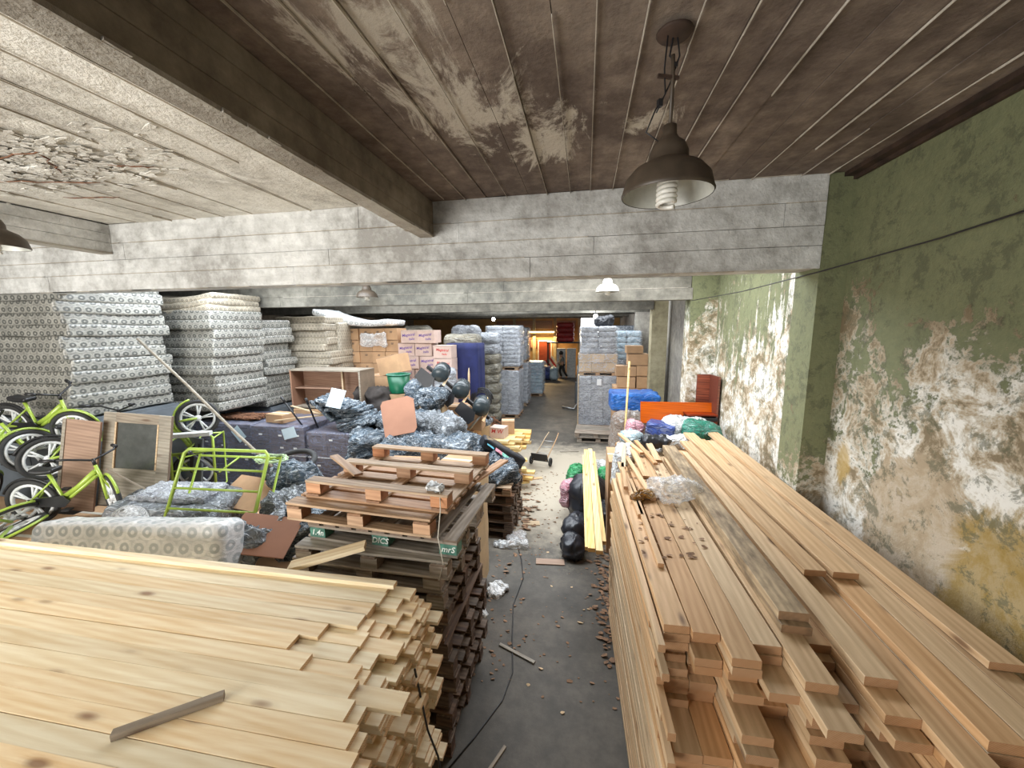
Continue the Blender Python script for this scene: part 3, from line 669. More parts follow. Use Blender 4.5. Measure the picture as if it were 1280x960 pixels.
# second stack directly behind, boxes on top
z = 0
for i in range(11):
    pallet('%s pallet from the floor in the second stack, behind the near one' % (NTH[i] if i else 'lowest'), (-1.82+rnd(-.03, .03), 4.02+rnd(-.02, .02), z), rnd(-1.5, 1.5), 'A' if i % 2 else 'B', False, 'pallet_dark', group='pallets of the second stack')
    z += .142
def carton(label, loc, size, rz=0, m='carton', group=None, name='carton', cat='box', openf=False, tape=True, rx=0, ry=0, prints=None):
    sx, sy, sz = size; t = T(name, label, cat, loc, (rx, ry, rz), group)
    b = MB().plank(sx, sy, sz, .004); ob('body', b, m, t, (0, 0, sz/2))
    if openf:
        for sg in (-1, 1):
            ob('flap', MB().box((0, 0, 0), (sx, sy*.45, .004)), m, t, (0, sg*(sy/2+sy*.15), sz+sy*.16), (sg*45, 0, 0))
    elif tape:
        ob('tape', MB().box((0, 0, sz+.0005), (sx*1.001, .05, .002)).box((0, 0, 0), (0.001, .001, .001)) if False else MB().box((0, 0, sz+.0005), (sx*1.002, .05, .002)), 'tape', t)
        ob('flap_seam', MB().box((0, -sy/2-.001, sz*.98), (sx*.98, .002, .004)), 'ink', t)
    if prints:
        for (txt, s_, px, pz, col, rot_) in prints: ob('print', text_mesh(txt, s_, .001, .2), col, t, (px, -sy/2-.0015, pz), (90, rot_, 0))
    return t
z2 = z
carton('crushed brown carton on the right edge of the second pallet stack', (-1.43, 3.72, z2), (.34, .3, .26), 12)
carton('brown carton jammed beside the crushed one on the second pallet stack', (-1.45, 4.15, z2), (.36, .4, .2), -6)
carton('long flat carton on the left of the second pallet stack', (-2.05, 4.0, z2), (.6, .8, .12), 3)
tag(ob('paper_sheet', soft(.02, 1.0, 1.45, .008, (1, 12, 12), .02, 2.5, 9, .004), 'carton_pale', None, (-1.19, 4.0, .12)), 'pale paper sheet hanging down the aisle side of the second pallet stack', 'paper sheet')
board('loose_board', 1.2, .09, .02, 'pallet', (-.93, 3.2, 1.95), 78, 'long board leaning along the aisle edge of the near pallet stack', 'board', None, .002, 0, 3)
# third stack of dark pallets under the plastic bags
for i in range(6):
    pallet('%s dark pallet from the floor in the aisle stack under the plastic bags' % (NTH[i] if i else 'lowest'), (-1.66+rnd(-.03, .03), 6.0+rnd(-.02, .02), i*.142), rnd(-2, 2), 'A', False, 'pallet_dark' if i != 5 else 'pallet', group='pallets of the dark aisle stack')
# two pallets on the floor before the right-hand wrapped load
pallet('lower of two grey pallets lying in front of the right wrapped load', (.42, 11.4, 0), 1, 'A', False, 'pallet_grey', group='two pallets on the floor')
pallet('upper of two grey pallets lying in front of the right wrapped load', (.38, 11.36, .142), -2, 'A', False, 'pallet_grey', group='two pallets on the floor')

# ------------------------------------------------------------------ mattresses
random.seed(3)
def mattress_stack(nm, x, y, z0, sx, sy, n, th, where, group, m='mattress', tilt=0, jit=.05, lean=0):
    meshes = [soft(sx, sy, th*1.01, th*.2, (16, 10, 2), .018, 2.0, 40+k, .008, 0, .0).mesh('mattress') for k in range(3)]
    for i in range(n):
        me = meshes[i % 3]
        if not me.materials: me.materials.append(M[m])
        o = bpy.data.objects.new('mattress', me); COL.objects.link(o)
        o.location = (x+rnd(-jit, jit)+lean*i, y+rnd(-jit, jit), z0+i*th); o.rotation_euler = (0, 0, R(tilt+rnd(-1.2, 1.2)+(180 if random.random() < .5 else 0)))
        if M[m] is not me.materials[0]: o.material_slots[0].link = 'OBJECT'; o.material_slots[0].material = M[m]
        tag(o, '%s mattress up in %s' % (NTH[i] if i else 'lowest', where), 'mattress', group)
mattress_stack('a', -8.35, 4.95, 2.0, 2.0, 1.4, 12, .172, 'the big ring-print stack right of the lime bicycles', 'mattresses of the big stack')
mattress_stack('b', -10.35, 4.35, 1.9, 1.9, 1.3, 12, .172, 'the ring-print stack at the left edge of the photo', 'mattresses of the far left stack', lean=-.01)
mattress_stack('c', -7.65, 6.55, 1.75, 1.7, 1.15, 11, .172, 'the bright stack behind the upright bicycle wheel', 'mattresses of the bright stack', lean=.008)
mattress_stack('d', -7.55, 7.7, 1.6, 1.3, .9, 11, .172, 'the uneven stack right of the bright one', 'mattresses of the uneven stack', jit=.12)
mattress_stack('e', -6.75, 8.75, 1.6, 1.35, 1.0, 12, .165, 'the shaded stack beside the wall of cartons', 'mattresses of the shaded stack', 'mattress_tan', jit=.09)
# thinner tan mattresses bending on top
for i, (x, y, z) in enumerate(((-7.9, 6.6, 3.66), (-7.8, 6.6, 3.78), (-7.7, 6.65, 3.9))):
    o = ob('mattress', soft(2.2-.25*i, 1.2, .12, .045, (16, 6, 2), .02, 2, 60+i, .01, .1), 'mattress_tan', None, (x, y, z-.02), (0, 0, 2*i))
    tag(o, '%s tan mattress drooping on top of the bright stack' % ['lowest', 'middle', 'uppermost'][i], 'mattress', 'tan mattresses on the bright stack')
o = ob('mattress', soft(.24, 1.2, 1.95, .06, (2, 6, 12), .015, 2, 77, .01), 'mattress_tan', None, (-6.15, 9.3, 1.5)); tag(o, 'grey mattress standing on edge between the shaded stack and cartons', 'mattress')
o = ob('mattress', soft(2.1, 1.1, .15, .05, (14, 6, 2), .015, 2, 78, .01, .14), 'mattress_white', None, (-6.0, 9.6, 3.52), (0, 8, 0)); tag(o, 'pale mattress bowed over the top of the cartons', 'mattress')
# what carries the mattress stacks
for i, (x, y, sx, sy, sz, lab) in enumerate(((-8.35, 4.95, 2.1, 1.45, 1.98, 'blue-grey steel cabinet under the big mattress stack'), (-10.4, 4.4, 1.9, 1.4, 1.88, 'blue-grey steel cabinet under the far left mattress stack'),
        (-8.15, 6.6, 1.15, 1.2, 1.73, 'blue-grey steel cabinet under the bright mattress stack'), (-7.5, 7.75, 1.3, 1.0, 1.58, 'grey steel cabinet under the uneven mattress stack'), (-6.5, 9.0, 1.7, 1.4, 1.48, 'grey steel cabinet under the shaded mattress stack'))):
    t = T('steel_cabinet', lab, 'cabinet', (x, y, 0)); ob('body', MB().plank(sx, sy, sz-.1, .01), 'greypanel', t, (0, 0, sz/2+.04)); ob('plinth', MB().box((0, 0, .05), (sx*.96, sy*.96, .1)), 'black', t)
    for s_ in (-1, 1):
        dd = ob('door', MB().plank(sx/2-.02, .02, sz-.2, .004), 'greypanel', t, (s_*sx/4, -sy/2-.011, sz/2+.04)); ob('handle', MB().box((0, 0, 0), (.02, .03, .16)), 'steel', dd, (-s_*(sx/4-.08), -.02, 0))
        dd = ob('door', MB().plank(.02, sy/2-.02, sz-.2, .004), 'greypanel', t, (sx/2+.011, s_*sy/4, sz/2+.04))
for i, (x, y, z, sx, sz, rz, rx, ry) in enumerate(((-6.98, 4.35, .78, .95, 1.5, -18, -8, 6), (-6.25, 4.75, .85, .85, 1.6, -8, -6, 3))):
    o = ob('metal_sheet', MB().plank(sx, .03, sz, .004), 'greypanel', None, (x, y, z), (rx, ry, rz)); tag(o, ['blue-grey sheet panel leaning under the big mattress stack, behind the small framed door', 'wide blue-grey sheet panel leaning right of the framed door, under the mattresses'][i], 'panel')

# single bright mattress beyond the planed boards
o = ob('mattress', soft(2.02, .3, .78, .08, (20, 3, 8), .008, 2.4, 90, .008), 'mattress_white', None, (-3.9, 2.4, .84), (-14, -4, 2)); tag(o, 'single bright white ring-print mattress lying behind the planed boards', 'mattress')

# ------------------------------------------------------------------ junk base and goods on the left
random.seed(9)
k = 0
for (x, y, sx, sy, sz) in ((-3.7, 2.42, 2.3, .4, .88), (-4.35, 3.2, .9, .5, .66), (-5.5, 2.75, 1.1, .9, 1.0), (-6.7, 3.0, 1.1, 1.0, .95), (-7.9, 3.2, 1.1, 1.1, .95), (-5.0, 3.85, 1.2, .9, .75), (-3.75, 3.85, 1.1, .9, .62), (-2.75, 3.7, .8, .9, .7), (-6.2, 3.75, 1.0, .4, .85), (-4.9, 5.0, 1.1, .9, .5), (-3.6, 5.0, 1.1, .9, .5), (-3.1, 6.3, 1.1, 1.0, 1.1), (-2.5, 5.0, .9, .8, .8), (-3.9, 8.1, 1.2, 1.0, 1.2), (-2.75, 7.7, 1.0, .9, 1.15)):
    places = ['under the single white mattress', 'under the near foot of the lime rack', 'under the loose chromed wheel', 'under the tangle of lime bicycles', 'at the left edge under the lime bicycles', 'under the grey film-wrapped bundle', 'under the lime rack frame', 'beside the near pallets under the plastic', 'under the small framed door', 'in front of the dark wrapped pallets', 'behind the lime rack frame', 'under the heap of blue plastic bags', 'behind the second pallet stack', 'under the green bucket', 'under the row of black seats']
    carton('large brown carton %s' % places[k], (x, y, 0), (sx, sy, sz), rnd(-4, 4), 'carton'); k += 1
# cardboard pieces
for i, (x, y, z, sx, sy, rx, ry, rz, m, lab) in enumerate((
        (-2.88, 2.82, 1.42, .55, .42, 25, 10, 15, 'carton_pink', 'torn brown cardboard sheet beyond the right end of the white mattress'),
        (-3.15, 3.35, 1.2, .5, .35, -18, 22, 50, 'carton', 'folded cardboard flap between the mattress and the lime rack'),
        (-4.0, 3.55, .92, .75, .5, 8, -6, 20, 'carton', 'flattened carton under the lime rack frame'),
        (-4.35, 4.1, 1.15, .8, .5, 28, 0, -8, 'carton', 'tilted cardboard sheet behind the lime rack frame'),
        (-3.6, 4.2, 1.0, .6, .45, 18, 14, 30, 'carton_pale', 'pale cardboard sheet right of the lime rack frame'))):
    o = ob('cardboard_sheet', MB().plank(sx, sy, .012, .003), m, None, (x, y, z), (rx, ry, rz)); tag(o, lab, 'cardboard')

# film wrapped pallets of dark boxes
def dark_load(label, x, y, sx, sy, sz, seed, paper=None):
    random.seed(seed); t = T('wrapped_carton_stack', label, 'wrapped stack', (x, y, 0), (0, 0, rnd(-1, 1)), 'film-wrapped stacks of dark cartons')
    nl = 5; h = (sz-.14)/nl
    for b in (-1, 0, 1): ob('pallet_block', MB().box((0, 0, 0), (.12, sy*.95, .1)), 'pallet_dark', t, (b*(sx/2-.1), 0, .05))
    ob('pallet_deck', MB().plank(sx*.98, sy*.98, .03), 'pallet_dark', t, (0, 0, .118))
    for l in range(nl):
        for i in range(3):
            for j in range(2):
                ob('carton', MB().plank(sx/3-.008, sy/2-.006, h-.006, .006), 'carton_dark', t, (-sx/3+i*sx/3+rnd(-.004, .004), (-.25+.5*j)*sy+rnd(-.004, .004), .14+h*(l+.5)))
        for i in range(3):
            if random.random() < .6: ob('label', MB().box((0, 0, 0), (.07, .002, .03)), 'white_label', t, (-sx/3+i*sx/3+rnd(-.1, .1), -sy/2-.024, .14+h*(l+.4+rnd(0, .25))))
            ob('band_print', MB().box((0, 0, 0), (sx/3*.6, .002, .02)), 'ink', t, (-sx/3+i*sx/3, -sy/2-.012, .14+h*(l+.75)))
    ob('stretch_film', soft(sx+.035, sy+.035, sz-.1, .02, (10, 8, 10), .004, 3, seed, .004), 'film_blue', t, (0, 0, .12))
    ob('film_band', soft(sx+.05, sy+.05, .02, .008, (10, 8, 1), .006, 3, seed), 'film_scrap', t, (0, 0, .95))
    if paper: ob('paper_note', MB().plank(.2, .004, .28, .001), 'paper', t, (paper[0], -sy/2-.03, paper[1]), (0, paper[2], 0))
    return t
dark_load('leftmost film-wrapped stack of dark cartons, a tilted paper note on it', -6.83, 6.55, 1.3, 1.0, 1.5, 1, (.38, 1.32, -40))
dark_load('middle film-wrapped stack of dark cartons with a note near its top corner', -5.6, 6.5, 1.1, 1.0, 1.5, 2, (.28, 1.4, 75))
dark_load('rightmost film-wrapped stack of dark cartons, plastic bags on top', -4.38, 6.5, 1.15, 1.0, 1.42, 3)
carton('small open brown carton with a pale label on the middle wrapped stack', (-5.75, 6.3, 1.53), (.42, .3, .16), -8, 'carton', openf=False)
tag(ob('chain_heap', (lambda mb: [mb.tube([(rnd(-.5, .5)+.03*cos(a*1.3), rnd(-.22, .22)+.03*sin(a*1.3), .02+rnd(0, .06)) for a in range(3)], .014, 5) for _ in range(170)] and mb)(MB()), 'rust', None, (-6.75, 6.4, 1.52)), 'rusty heap of scrap and leaves on the leftmost wrapped stack', 'scrap')['kind'] = 'stuff'
for i, (x, y, z, l, rx, ry, rz) in enumerate(((-5.1, 6.2, 1.66, 1.2, 0, -6, 12), (-5.35, 6.5, 1.72, 1.0, 0, 4, -20))):
    o = ob('wood_strip', MB().plank(l, .05, .02, .002), 'pine', None, (x, y, z), (rx, ry, rz)); tag(o, ['thin strip of wood propped against the overturned wooden cabinet', 'broken wood strip lying over the small carton behind the wrapped stacks'][i], 'wood strip')
# long stick leaning over the wrapped stacks
pa, pb = V((-6.87, 4.85, 3.16)), V((-3.64, 4.14, 1.23))
o = ob('long_stick', MB().tube([pa, (pa*2+pb)/3+V((0, 0, .01)), (pa+pb*2)/3-V((0, 0, .02)), pb], .02, 6), 'old_wood'); tag(o, 'long pale wooden stick leaning across in front of the mattresses', 'stick')

# overturned wooden cabinet
t = T('wooden_cabinet', 'overturned open brown wooden cabinet in front of the mattresses', 'cabinet', (-5.4, 7.45, 1.6), (0, 0, -1))
W_, D_, H_ = 1.65, .55, .82
ob('back_panel', MB().plank(W_, .02, H_), 'brown_ply', t, (0, .1, H_/2)); ob('top_panel', MB().plank(W_+.05, D_, .035), 'old_wood', t, (0, 0, H_))
ob('bottom_panel', MB().plank(W_, D_, .03), 'old_wood', t, (0, 0, .015))
ob('side_panel', MB().plank(.035, D_, H_), 'old_wood', t, (W_/2, 0, H_/2)); ob('side_panel', MB().plank(.035, D_, H_), 'brown_ply', t, (-W_/2, 0, H_/2))
ob('divider', MB().plank(.04, .06, H_-.05), 'pine', t, (.32, -.1, H_/2)); ob('shelf', MB().plank(1.0, .3, .02), 'brown_ply', t, (-.3, -.05, .42))
ob('crate', MB().plank(1.6, .6, .35, .01), 'carton', t, (0, 0, -.2)).name = 'base_board'
carton('large carton under the overturned wooden cabinet', (-5.45, 7.75, 0), (1.3, .6, 1.2), 0)

# small framed door with smoked glass
t = T('framed_door', 'small old wooden cabinet door with a dark glass pane among the bicycles', 'door', (-5.95, 3.85, .95), (-8, 5, 12))
for nm, dims, p in (('stile', (.16, .04, 1.25), (-.36, 0, .62)), ('stile', (.16, .04, 1.25), (.36, 0, .62)), ('rail', (.56, .038, .13), (0, 0, 1.18)), ('rail', (.56, .038, .5), (0, 0, .25))):
    ob(nm, MB().plank(*dims), 'old_wood', t, p)
ob('pane', MB().plank(.57, .012, .63, .001), 'glass_dark', t, (0, .0, .81))
ob('bead', MB().box((-.275, -.015, .81), (.02, .02, .62)), 'pine', t); ob('bead', MB().box((.275, -.015, .81), (.02, .02, .62)), 'pine', t)
t = T('cabinet_side', 'flat brown wooden cabinet side leaning left of the framed door', 'panel', (-6.55, 3.62, .95), (-6, 8, 14)); ob('board', MB().plank(.42, .03, 1.2), 'brown_ply', t, (0, 0, .6)); ob('edge_strip', MB().plank(.04, .05, 1.2), 'old_wood', t, (-.22, 0, .6))
# grey film wrapped bundle
t = T('wrapped_bundle', 'grey film-wrapped flat bundle behind the white mattress', 'bundle', (-5.0, 3.72, .8), (0, 4, 16))
ob('bundle', soft(1.25, .75, .42, .09, (14, 10, 4), .03, 3, 14, .02), 'bag_grey', t); ob('bubble_wrap', soft(.85, .5, .1, .04, (40, 26, 2), .02, 30, 15), 'bag_silver', t, (-.02, .05, .4))
board('thin_slat', .6, .03, .02, 'old_wood', (-5.45, 3.55, 1.45), 75, 'thin slat leaning on the grey wrapped bundle', 'slat', None, .002, 0, 50)

# ------------------------------------------------------------------ lime bicycles
def wheel(parent, loc, rot, r=.26):
    wv = ob('wheel', MB().tube([(r*cos(a*pi/16), 0, r*sin(a*pi/16)) for a in range(32)], .028, 8, True), 'tyre', parent, loc, rot)
    mb = MB().tube([(r*.83*cos(a*pi/16), 0, r*.83*sin(a*pi/16)) for a in range(32)], .02, 6, True)
    for k in range(5):
        a = 2*pi*k/5
        for da in (-.13, .13): mb.tube([(.04*cos(a), 0, .04*sin(a)), (r*.82*cos(a+da), 0, r*.82*sin(a+da))], .013, 6)
    mb.lathe([(.001, -.03), (.045, -.03), (.045, .03), (.001, .03)], 12, Matrix.Rotation(pi/2, 4, 'X'))
    ob('spoked_rim', mb, 'rim', wv); return wv
def bicycle(label, loc, rot, steer=25, s=1):
    t = T('bicycle', label, 'bicycle', loc, rot, 'lime green bicycles on the left'); r = .26
    wheel(t, (-.42, 0, r), (0, 0, 0)); wheel(t, (.45, 0, r), (0, 0, steer))
    ob('frame', MB().tube([(.33, 0, .62), (.1, 0, .42), (-.08, 0, .3)], .032, 8).tube([(.33, 0, .56), (-.02, 0, .28), (-.42, .06, r)], .022, 8).tube([(-.18, 0, .62), (-.08, 0, .28), (-.42, -.06, r)], .02, 8)
       .tube([(-.16, 0, .52), (-.42, .06, r)], .013, 6).tube([(-.16, 0, .52), (-.42, -.06, r)], .013, 6), 'lime', t)
    c_, s_ = cos(R(steer)), sin(R(steer))
    ob('fork', MB().tube([(.34, 0, .7), (.37, 0, .56), (.45-s_*.05, .05*c_, r)], .018, 8).tube([(.37, 0, .56), (.45+s_*.05, -.05*c_, r)], .016, 8), 'lime', t)
    ob('handlebar', MB().tube([(.33-s_*.28-.1, .28*c_, .86), (.33-s_*.2, .2*c_, .84), (.33, 0, .76), (.33+s_*.2, -.2*c_, .84), (.33+s_*.28-.1, -.28*c_, .86)], .013, 8).tube([(.34, 0, .7), (.33, 0, .78)], .018, 8), 'black', t)
    for sg in (-1, 1): ob('grip', MB().tube([(.33-s_*sg*.26-.05, sg*.26*c_, .855), (.33-s_*sg*.3-.14, sg*.3*c_, .865)], .021, 8), 'black', t)
    ob('saddle', soft(.26, .15, .06, .028, (6, 4, 2), .006, 5, 3, 0, .02), 'black', t, (-.2, 0, .64)); ob('seat_post', MB().tube([(-.18, 0, .6), (-.2, 0, .66)], .014, 8), 'steel', t)
    ob('chain_guard', MB().poly([(-.42, -.05), (-.05, -.08), (.03, 0), (-.05, .07), (-.42, .04)], .012, Matrix.Translation((0, -.045, .27)) @ Matrix.Rotation(pi/2, 4, 'X')), 'black', t)
    for sg in (-1, 1): ob('pedal', MB().box((-.06+sg*.1, -sg*.12, .27-sg*.08), (.08, .07, .02)), 'black', t)
    for x, st in ((-.42, 0), (.45, steer)): ob('mudguard', MB().tube([((r+.045)*cos(R(a)), 0, (r+.045)*sin(R(a))) for a in range(25, 165, 12)], .016, 6), 'lime' if x > 0 else 'black', t, (x, 0, r), (0, 0, st))
    return t
bicycle('lime bicycle with its white front wheel right behind the white mattress', (-6.2, 3.42, .97), (4, 0, 18), -38)
bicycle('lime bicycle at the left edge with its grey wheel turned to the aisle', (-7.35, 3.28, 1.38), (-10, -12, 58), 30)
bicycle('lime bicycle on top of the tangle, black saddle against the mattresses', (-7.35, 3.9, 1.72), (8, 6, 10), 14)
bicycle('lime bicycle lying tipped over at the bottom of the tangle', (-7.15, 3.0, 1.0), (58, 5, 35), 35)
bicycle('lime bicycle buried sideways at the far left, under the others', (-7.9, 3.5, 1.15), (-15, 20, -30), -20)
bicycle('lime bicycle with its handlebar above the framed door, farther back in the tangle', (-6.9, 4.1, 1.35), (0, 0, 75), 40)
bicycle('lime bicycle lying flat on its side lowest at the left edge', (-6.9, 2.75, .98), (82, 0, 60), 20)
bicycle('lime bicycle leaning back with its wheels up, at the left edge above the flat one', (-7.6, 2.9, 1.2), (-35, -30, 100), -15)
bicycle('lime bicycle stood on end before the bright mattress stack', (-5.75, 4.95, 1.45), (8, -82, 24), 8)
wl_ = T('spoked_ring', 'chromed wheel with black tyre lying at the left end of the white mattress', 'wheel', (-4.98, 2.2, 1.42), (70, 0, 20)); wheel(wl_, (0, 0, 0), (0, 0, 0), .24)
# lime tube frames
def rack(label, name, loc, rot, Wd, Hg, bars, m='lime', depth=.22):
    t = T(name, label, 'metal frame', loc, rot)
    ob('frame_tube', MB().tube([(-Wd/2, 0, 0), (-Wd/2, 0, Hg-.05), (-Wd/2+.05, 0, Hg), (Wd/2-.05, 0, Hg), (Wd/2, 0, Hg-.05), (Wd/2, 0, 0)], .02, 8), m, t)
    for i in range(bars): ob('bar', MB().tube([(-Wd/2, 0, Hg*(i+.6)/(bars+.6)), (Wd/2, 0, Hg*(i+.6)/(bars+.6))], .014, 8), m, t)
    for sg in (-1, 1): ob('side_tube', MB().tube([(sg*Wd/2, 0, Hg*.92), (sg*Wd/2, depth, Hg*.98), (sg*Wd/2, depth, Hg*.1), (sg*Wd/2, 0, .02)], .014, 8), m, t)
    ob('rear_tube', MB().tube([(-Wd/2, depth, Hg*.96), (Wd/2, depth, Hg*.96)], .014, 8), m, t)
    ob('bar', MB().tube([(0, depth, Hg*.96), (-.02, 0, Hg*.8)], .011, 6), m, t)
    return t
rack('large lime green tubular rack leaning behind the white mattress', 'cargo_rack', (-4.2, 3.2, .68), (-26, 0, 4), 1.12, 1.3, 5)
rack('narrow lime green tubular frame standing left of the dark wrapped cartons', 'cargo_rack', (-5.85, 4.6, .75), (-6, 0, 28), .55, .95, 3, 'lime', .4)
o = ob('tray', MB().plank(.5, .12, .06, .004), 'offwhite', None, (-5.85, 4.66, 1.72), (0, 0, 28)); tag(o, 'pale crossbar tray fixed across the narrow lime frame', 'tray')
mb = MB()
for k in range(9):
    mb.tube([(.22*cos(a*.5+k)*rnd(.7, 1.1), .14*sin(a*.5+k)*rnd(.7, 1.1), .02+rnd(0, .05)) for a in range(13)], .006, 5)
tag(ob('cable_coil', mb, plain('pale_green_cable', (.5, .65, .4), .4), None, (-3.95, 4.1, 1.6)), 'tangled coil of pale green cable behind the rack top', 'cable')
o = ob('tyre', MB().tube([(.33*cos(a*pi/12), .33*sin(a*pi/12), 0) for a in range(24)], .04, 8, True), 'tyre', None, (-4.05, 4.5, 1.42), (15, 0, 0)); tag(o, 'black tyre lying behind the lime rack frame', 'tyre')
for i, (x, y, z, a, b, c_) in enumerate(((-5.15, 4.2, 1.5, 0, 22, -10), (-5.3, 6.1, 1.75, 0, 60, 20), (-4.9, 6.1, 1.75, 0, 62, 100))):
    t = T('handlebar', ['black steering bar sticking out left of the lime rack', 'black handlebar standing up before the mattresses', 'black handle post right of the standing handlebar'][i], 'handlebar', (x, y, z), (a, b, c_)); ob('bar', MB().tube([(-.35, 0, 0), (.35, 0, 0)], .016, 8), 'black', t); ob('grip', MB().tube([(-.36, 0, 0), (-.24, 0, 0)], .024, 8), 'black', t)
t = T('plastic_dome', 'translucent white plastic cover under the left end of the lime rack', 'cover', (-4.72, 3.0, 1.28), (20, 10, 0)); ob('shell', MB().lathe([(.16, 0), (.15, .08), (.1, .15), (.02, .18)], 20), 'film_scrap', t)

# ------------------------------------------------------------------ heap of plastic bags
random.seed(17)
def bag(label, loc, size, rot=(0, 0, 0), m='bag_blue', group=None, cat='bag', name='plastic_bag', seed=None, amp=.045, rg=.03, fr=3.2, r=None):
    sd = seed if seed is not None else random.randint(1, 999)
    r = r or min(size)*.42
    o = ob(name, soft(*size, r, (18, 14, 8), amp, fr, sd, rg), m, None, loc, rot); return tag(o, label, cat, group)
heap = [((-3.55, 5.9, .95), (.9, .7, .55), 'beside the rightmost wrapped stack'), ((-2.85, 5.7, .95), (.9, .75, .6), 'in the middle of the heap below the cardboard sheet'),
        ((-2.1, 5.7, .95), (.9, .7, .6), 'behind the top of the near pallets'), ((-3.3, 6.5, 1.15), (1.0, .7, .6), 'under the tilted cardboard sheet'),
        ((-2.6, 6.4, 1.15), (.95, .7, .6), 'at the crest of the heap, swollen and grey'), ((-1.75, 6.0, .86), (.95, .75, .36), 'on the dark aisle pallets, left side'),
        ((-1.3, 5.85, .86), (.6, .6, .26), 'on the corner of the dark aisle pallets'), ((-2.2, 6.7, .9), (.7, .5, .4), 'sloping down to the yellow boards'),
        ((-3.1, 5.1, .55), (.8, .7, .5), 'low behind the second pallet stack'), ((-3.45, 3.9, .85), (.8, .7, .45), 'between the lime rack and the near pallets'),
        ((-2.75, 3.3, 1.05), (.6, .7, .45), 'beside the corner of the near pallets'), ((-3.75, 4.25, 1.15), (.6, .45, .38), 'squared, resting behind the lime rack'),
        ((-2.9, 6.9, 1.75), (.55, .4, .4), 'below the green bucket'), ((-3.1, 2.85, 1.25), (.6, .5, .22), 'flat beyond the white mattress end')]
for i, (p, s_, wh) in enumerate(heap):
    s_ = (s_[0]*.86, s_[1]*.86, s_[2]*.95)
    bag('blue-grey crumpled plastic bag %s' % wh, p, s_, (rnd(-6, 6), rnd(-6, 6), rnd(-30, 30)), 'bag_grey' if i in (4, 9, 13) else 'bag_blue', 'crumpled plastic bags of the middle heap', amp=.08, rg=.07, fr=2.6, r=.14)
# fanned stack of flat film bags
for i in range(15):
    a = i/14; o = ob('flat_bag', soft(.62, .42, .05, .022, (12, 8, 1), .02, 5, 200+i, .02), 'bag_blue', None, (-4.72+a*.85, 6.35+.1*sin(i), 1.52+.42*math.exp(-((a-.25)/.33)**2)), (rnd(-6, 6), 28-a*62+rnd(-5, 5), rnd(-14, 14)))
    tag(o, '%s flat film bag from the left in the fanned pile on the wrapped stack' % NTH[i], 'bag', 'fanned flat film bags')
o = ob('paper_card', MB().plank(.26, .004, .34, .001), 'paper', None, (-4.3, 5.98, 2.08), (-25, 12, 10)); tag(o, 'pale blue paper on the fanned pile of film bags', 'paper')
o = ob('cardboard_sheet', MB().poly([(-.22, -.36), (.25, -.36), (.3, -.28), (.3, .28), (.2, .36), (-.22, .33), (-.26, .25)], .015), 'carton_pink', None, (-3.08, 5.85, 1.83), (48, -8, 22)); tag(o, 'tilted pinkish brown cardboard sheet on the heap of plastic bags', 'cardboard')
# printed black goods box at the right end of the heap
o = ob('printed_bag', soft(.8, .3, .16, .03, (12, 6, 2), .02, 3, 31, .015), 'black_cloth', None, (-1.4, 6.2, 1.12), (0, 33, 25)); tag(o, 'long black bag with coloured print sliding off the heap', 'bag')
for i, (c_, p) in enumerate((((.1, .35, .45), (-1.5, 5.98, 1.36)), ((.5, .2, .25), (-1.36, 5.97, 1.27)), ((.2, .5, .4), (-1.25, 5.98, 1.19)))):
    o = ob('flyer', MB().plank(.14, .09, .004, .001), plain('print_colour', c_, .5, namt=.5, nscale=20), None, p, (20, 40, 20)); tag(o, ['teal', 'pink', 'green'][i]+' printed flyer on the long black bag', 'flyer')
# white cartons, bucket and odd goods behind
carton('white printed carton right of the dark plastic sack', (-3.0, 7.25, 1.5), (.46, .4, .32), 4, 'carton_pale', prints=[('FRAGIL', .06, 0, .24, 'ink', 0), ('A', .14, 0, .12, 'ink', 0)])
carton('brown carton on top of the white printed carton', (-3.02, 7.25, 1.825), (.46, .4, .2), -3, 'carton_pale', prints=[('m', .1, 0, .1, 'ink', 0)])
carton('brown carton under the white printed carton', (-3.0, 7.3, 1.16), (.5, .45, .335), 2, 'carton_pale')
t = T('bucket', 'dark green plastic bucket under the tilted carton', 'bucket', (-4.0, 7.75, 1.9), (0, 0, 0)); ob('body', MB().lathe([(.2, 0), (.25, .4), (.24, .4), (.19, .02), (.001, .02)], 24), plain('bucket_green', (.004, .1, .045), .35), t); ob('rim', MB().tube([(.255*cos(a*pi/12), .255*sin(a*pi/12), .4) for a in range(24)], .012, 6, True), 'green_paint', t)
carton('carton standing under the green bucket', (-4.0, 7.85, 1.2), (.6, .6, .68), 5)
bag('dark brown sack left of the green bucket', (-4.5, 7.6, 1.5), (.75, .6, .5), m=plain('dark_brown_sacking', (.04, .032, .028), .8, 0, 6, .5, .6, 12), cat='sack', name='sack', r=.14, amp=.08, rg=.03); 
bag('blue-grey plastic bag hanging right of the green bucket', (-3.52, 7.5, 1.55), (.4, .4, .65), m='bag_blue')
carton('tilted brown carton with a white label leaning before the printed cartons', (-4.35, 8.3, 2.25), (.62, .4, .42), -12, 'carton', ry=-12)
carton('carton behind the tilted carton', (-4.6, 8.45, 1.2), (.8, .6, 1.0), 3)

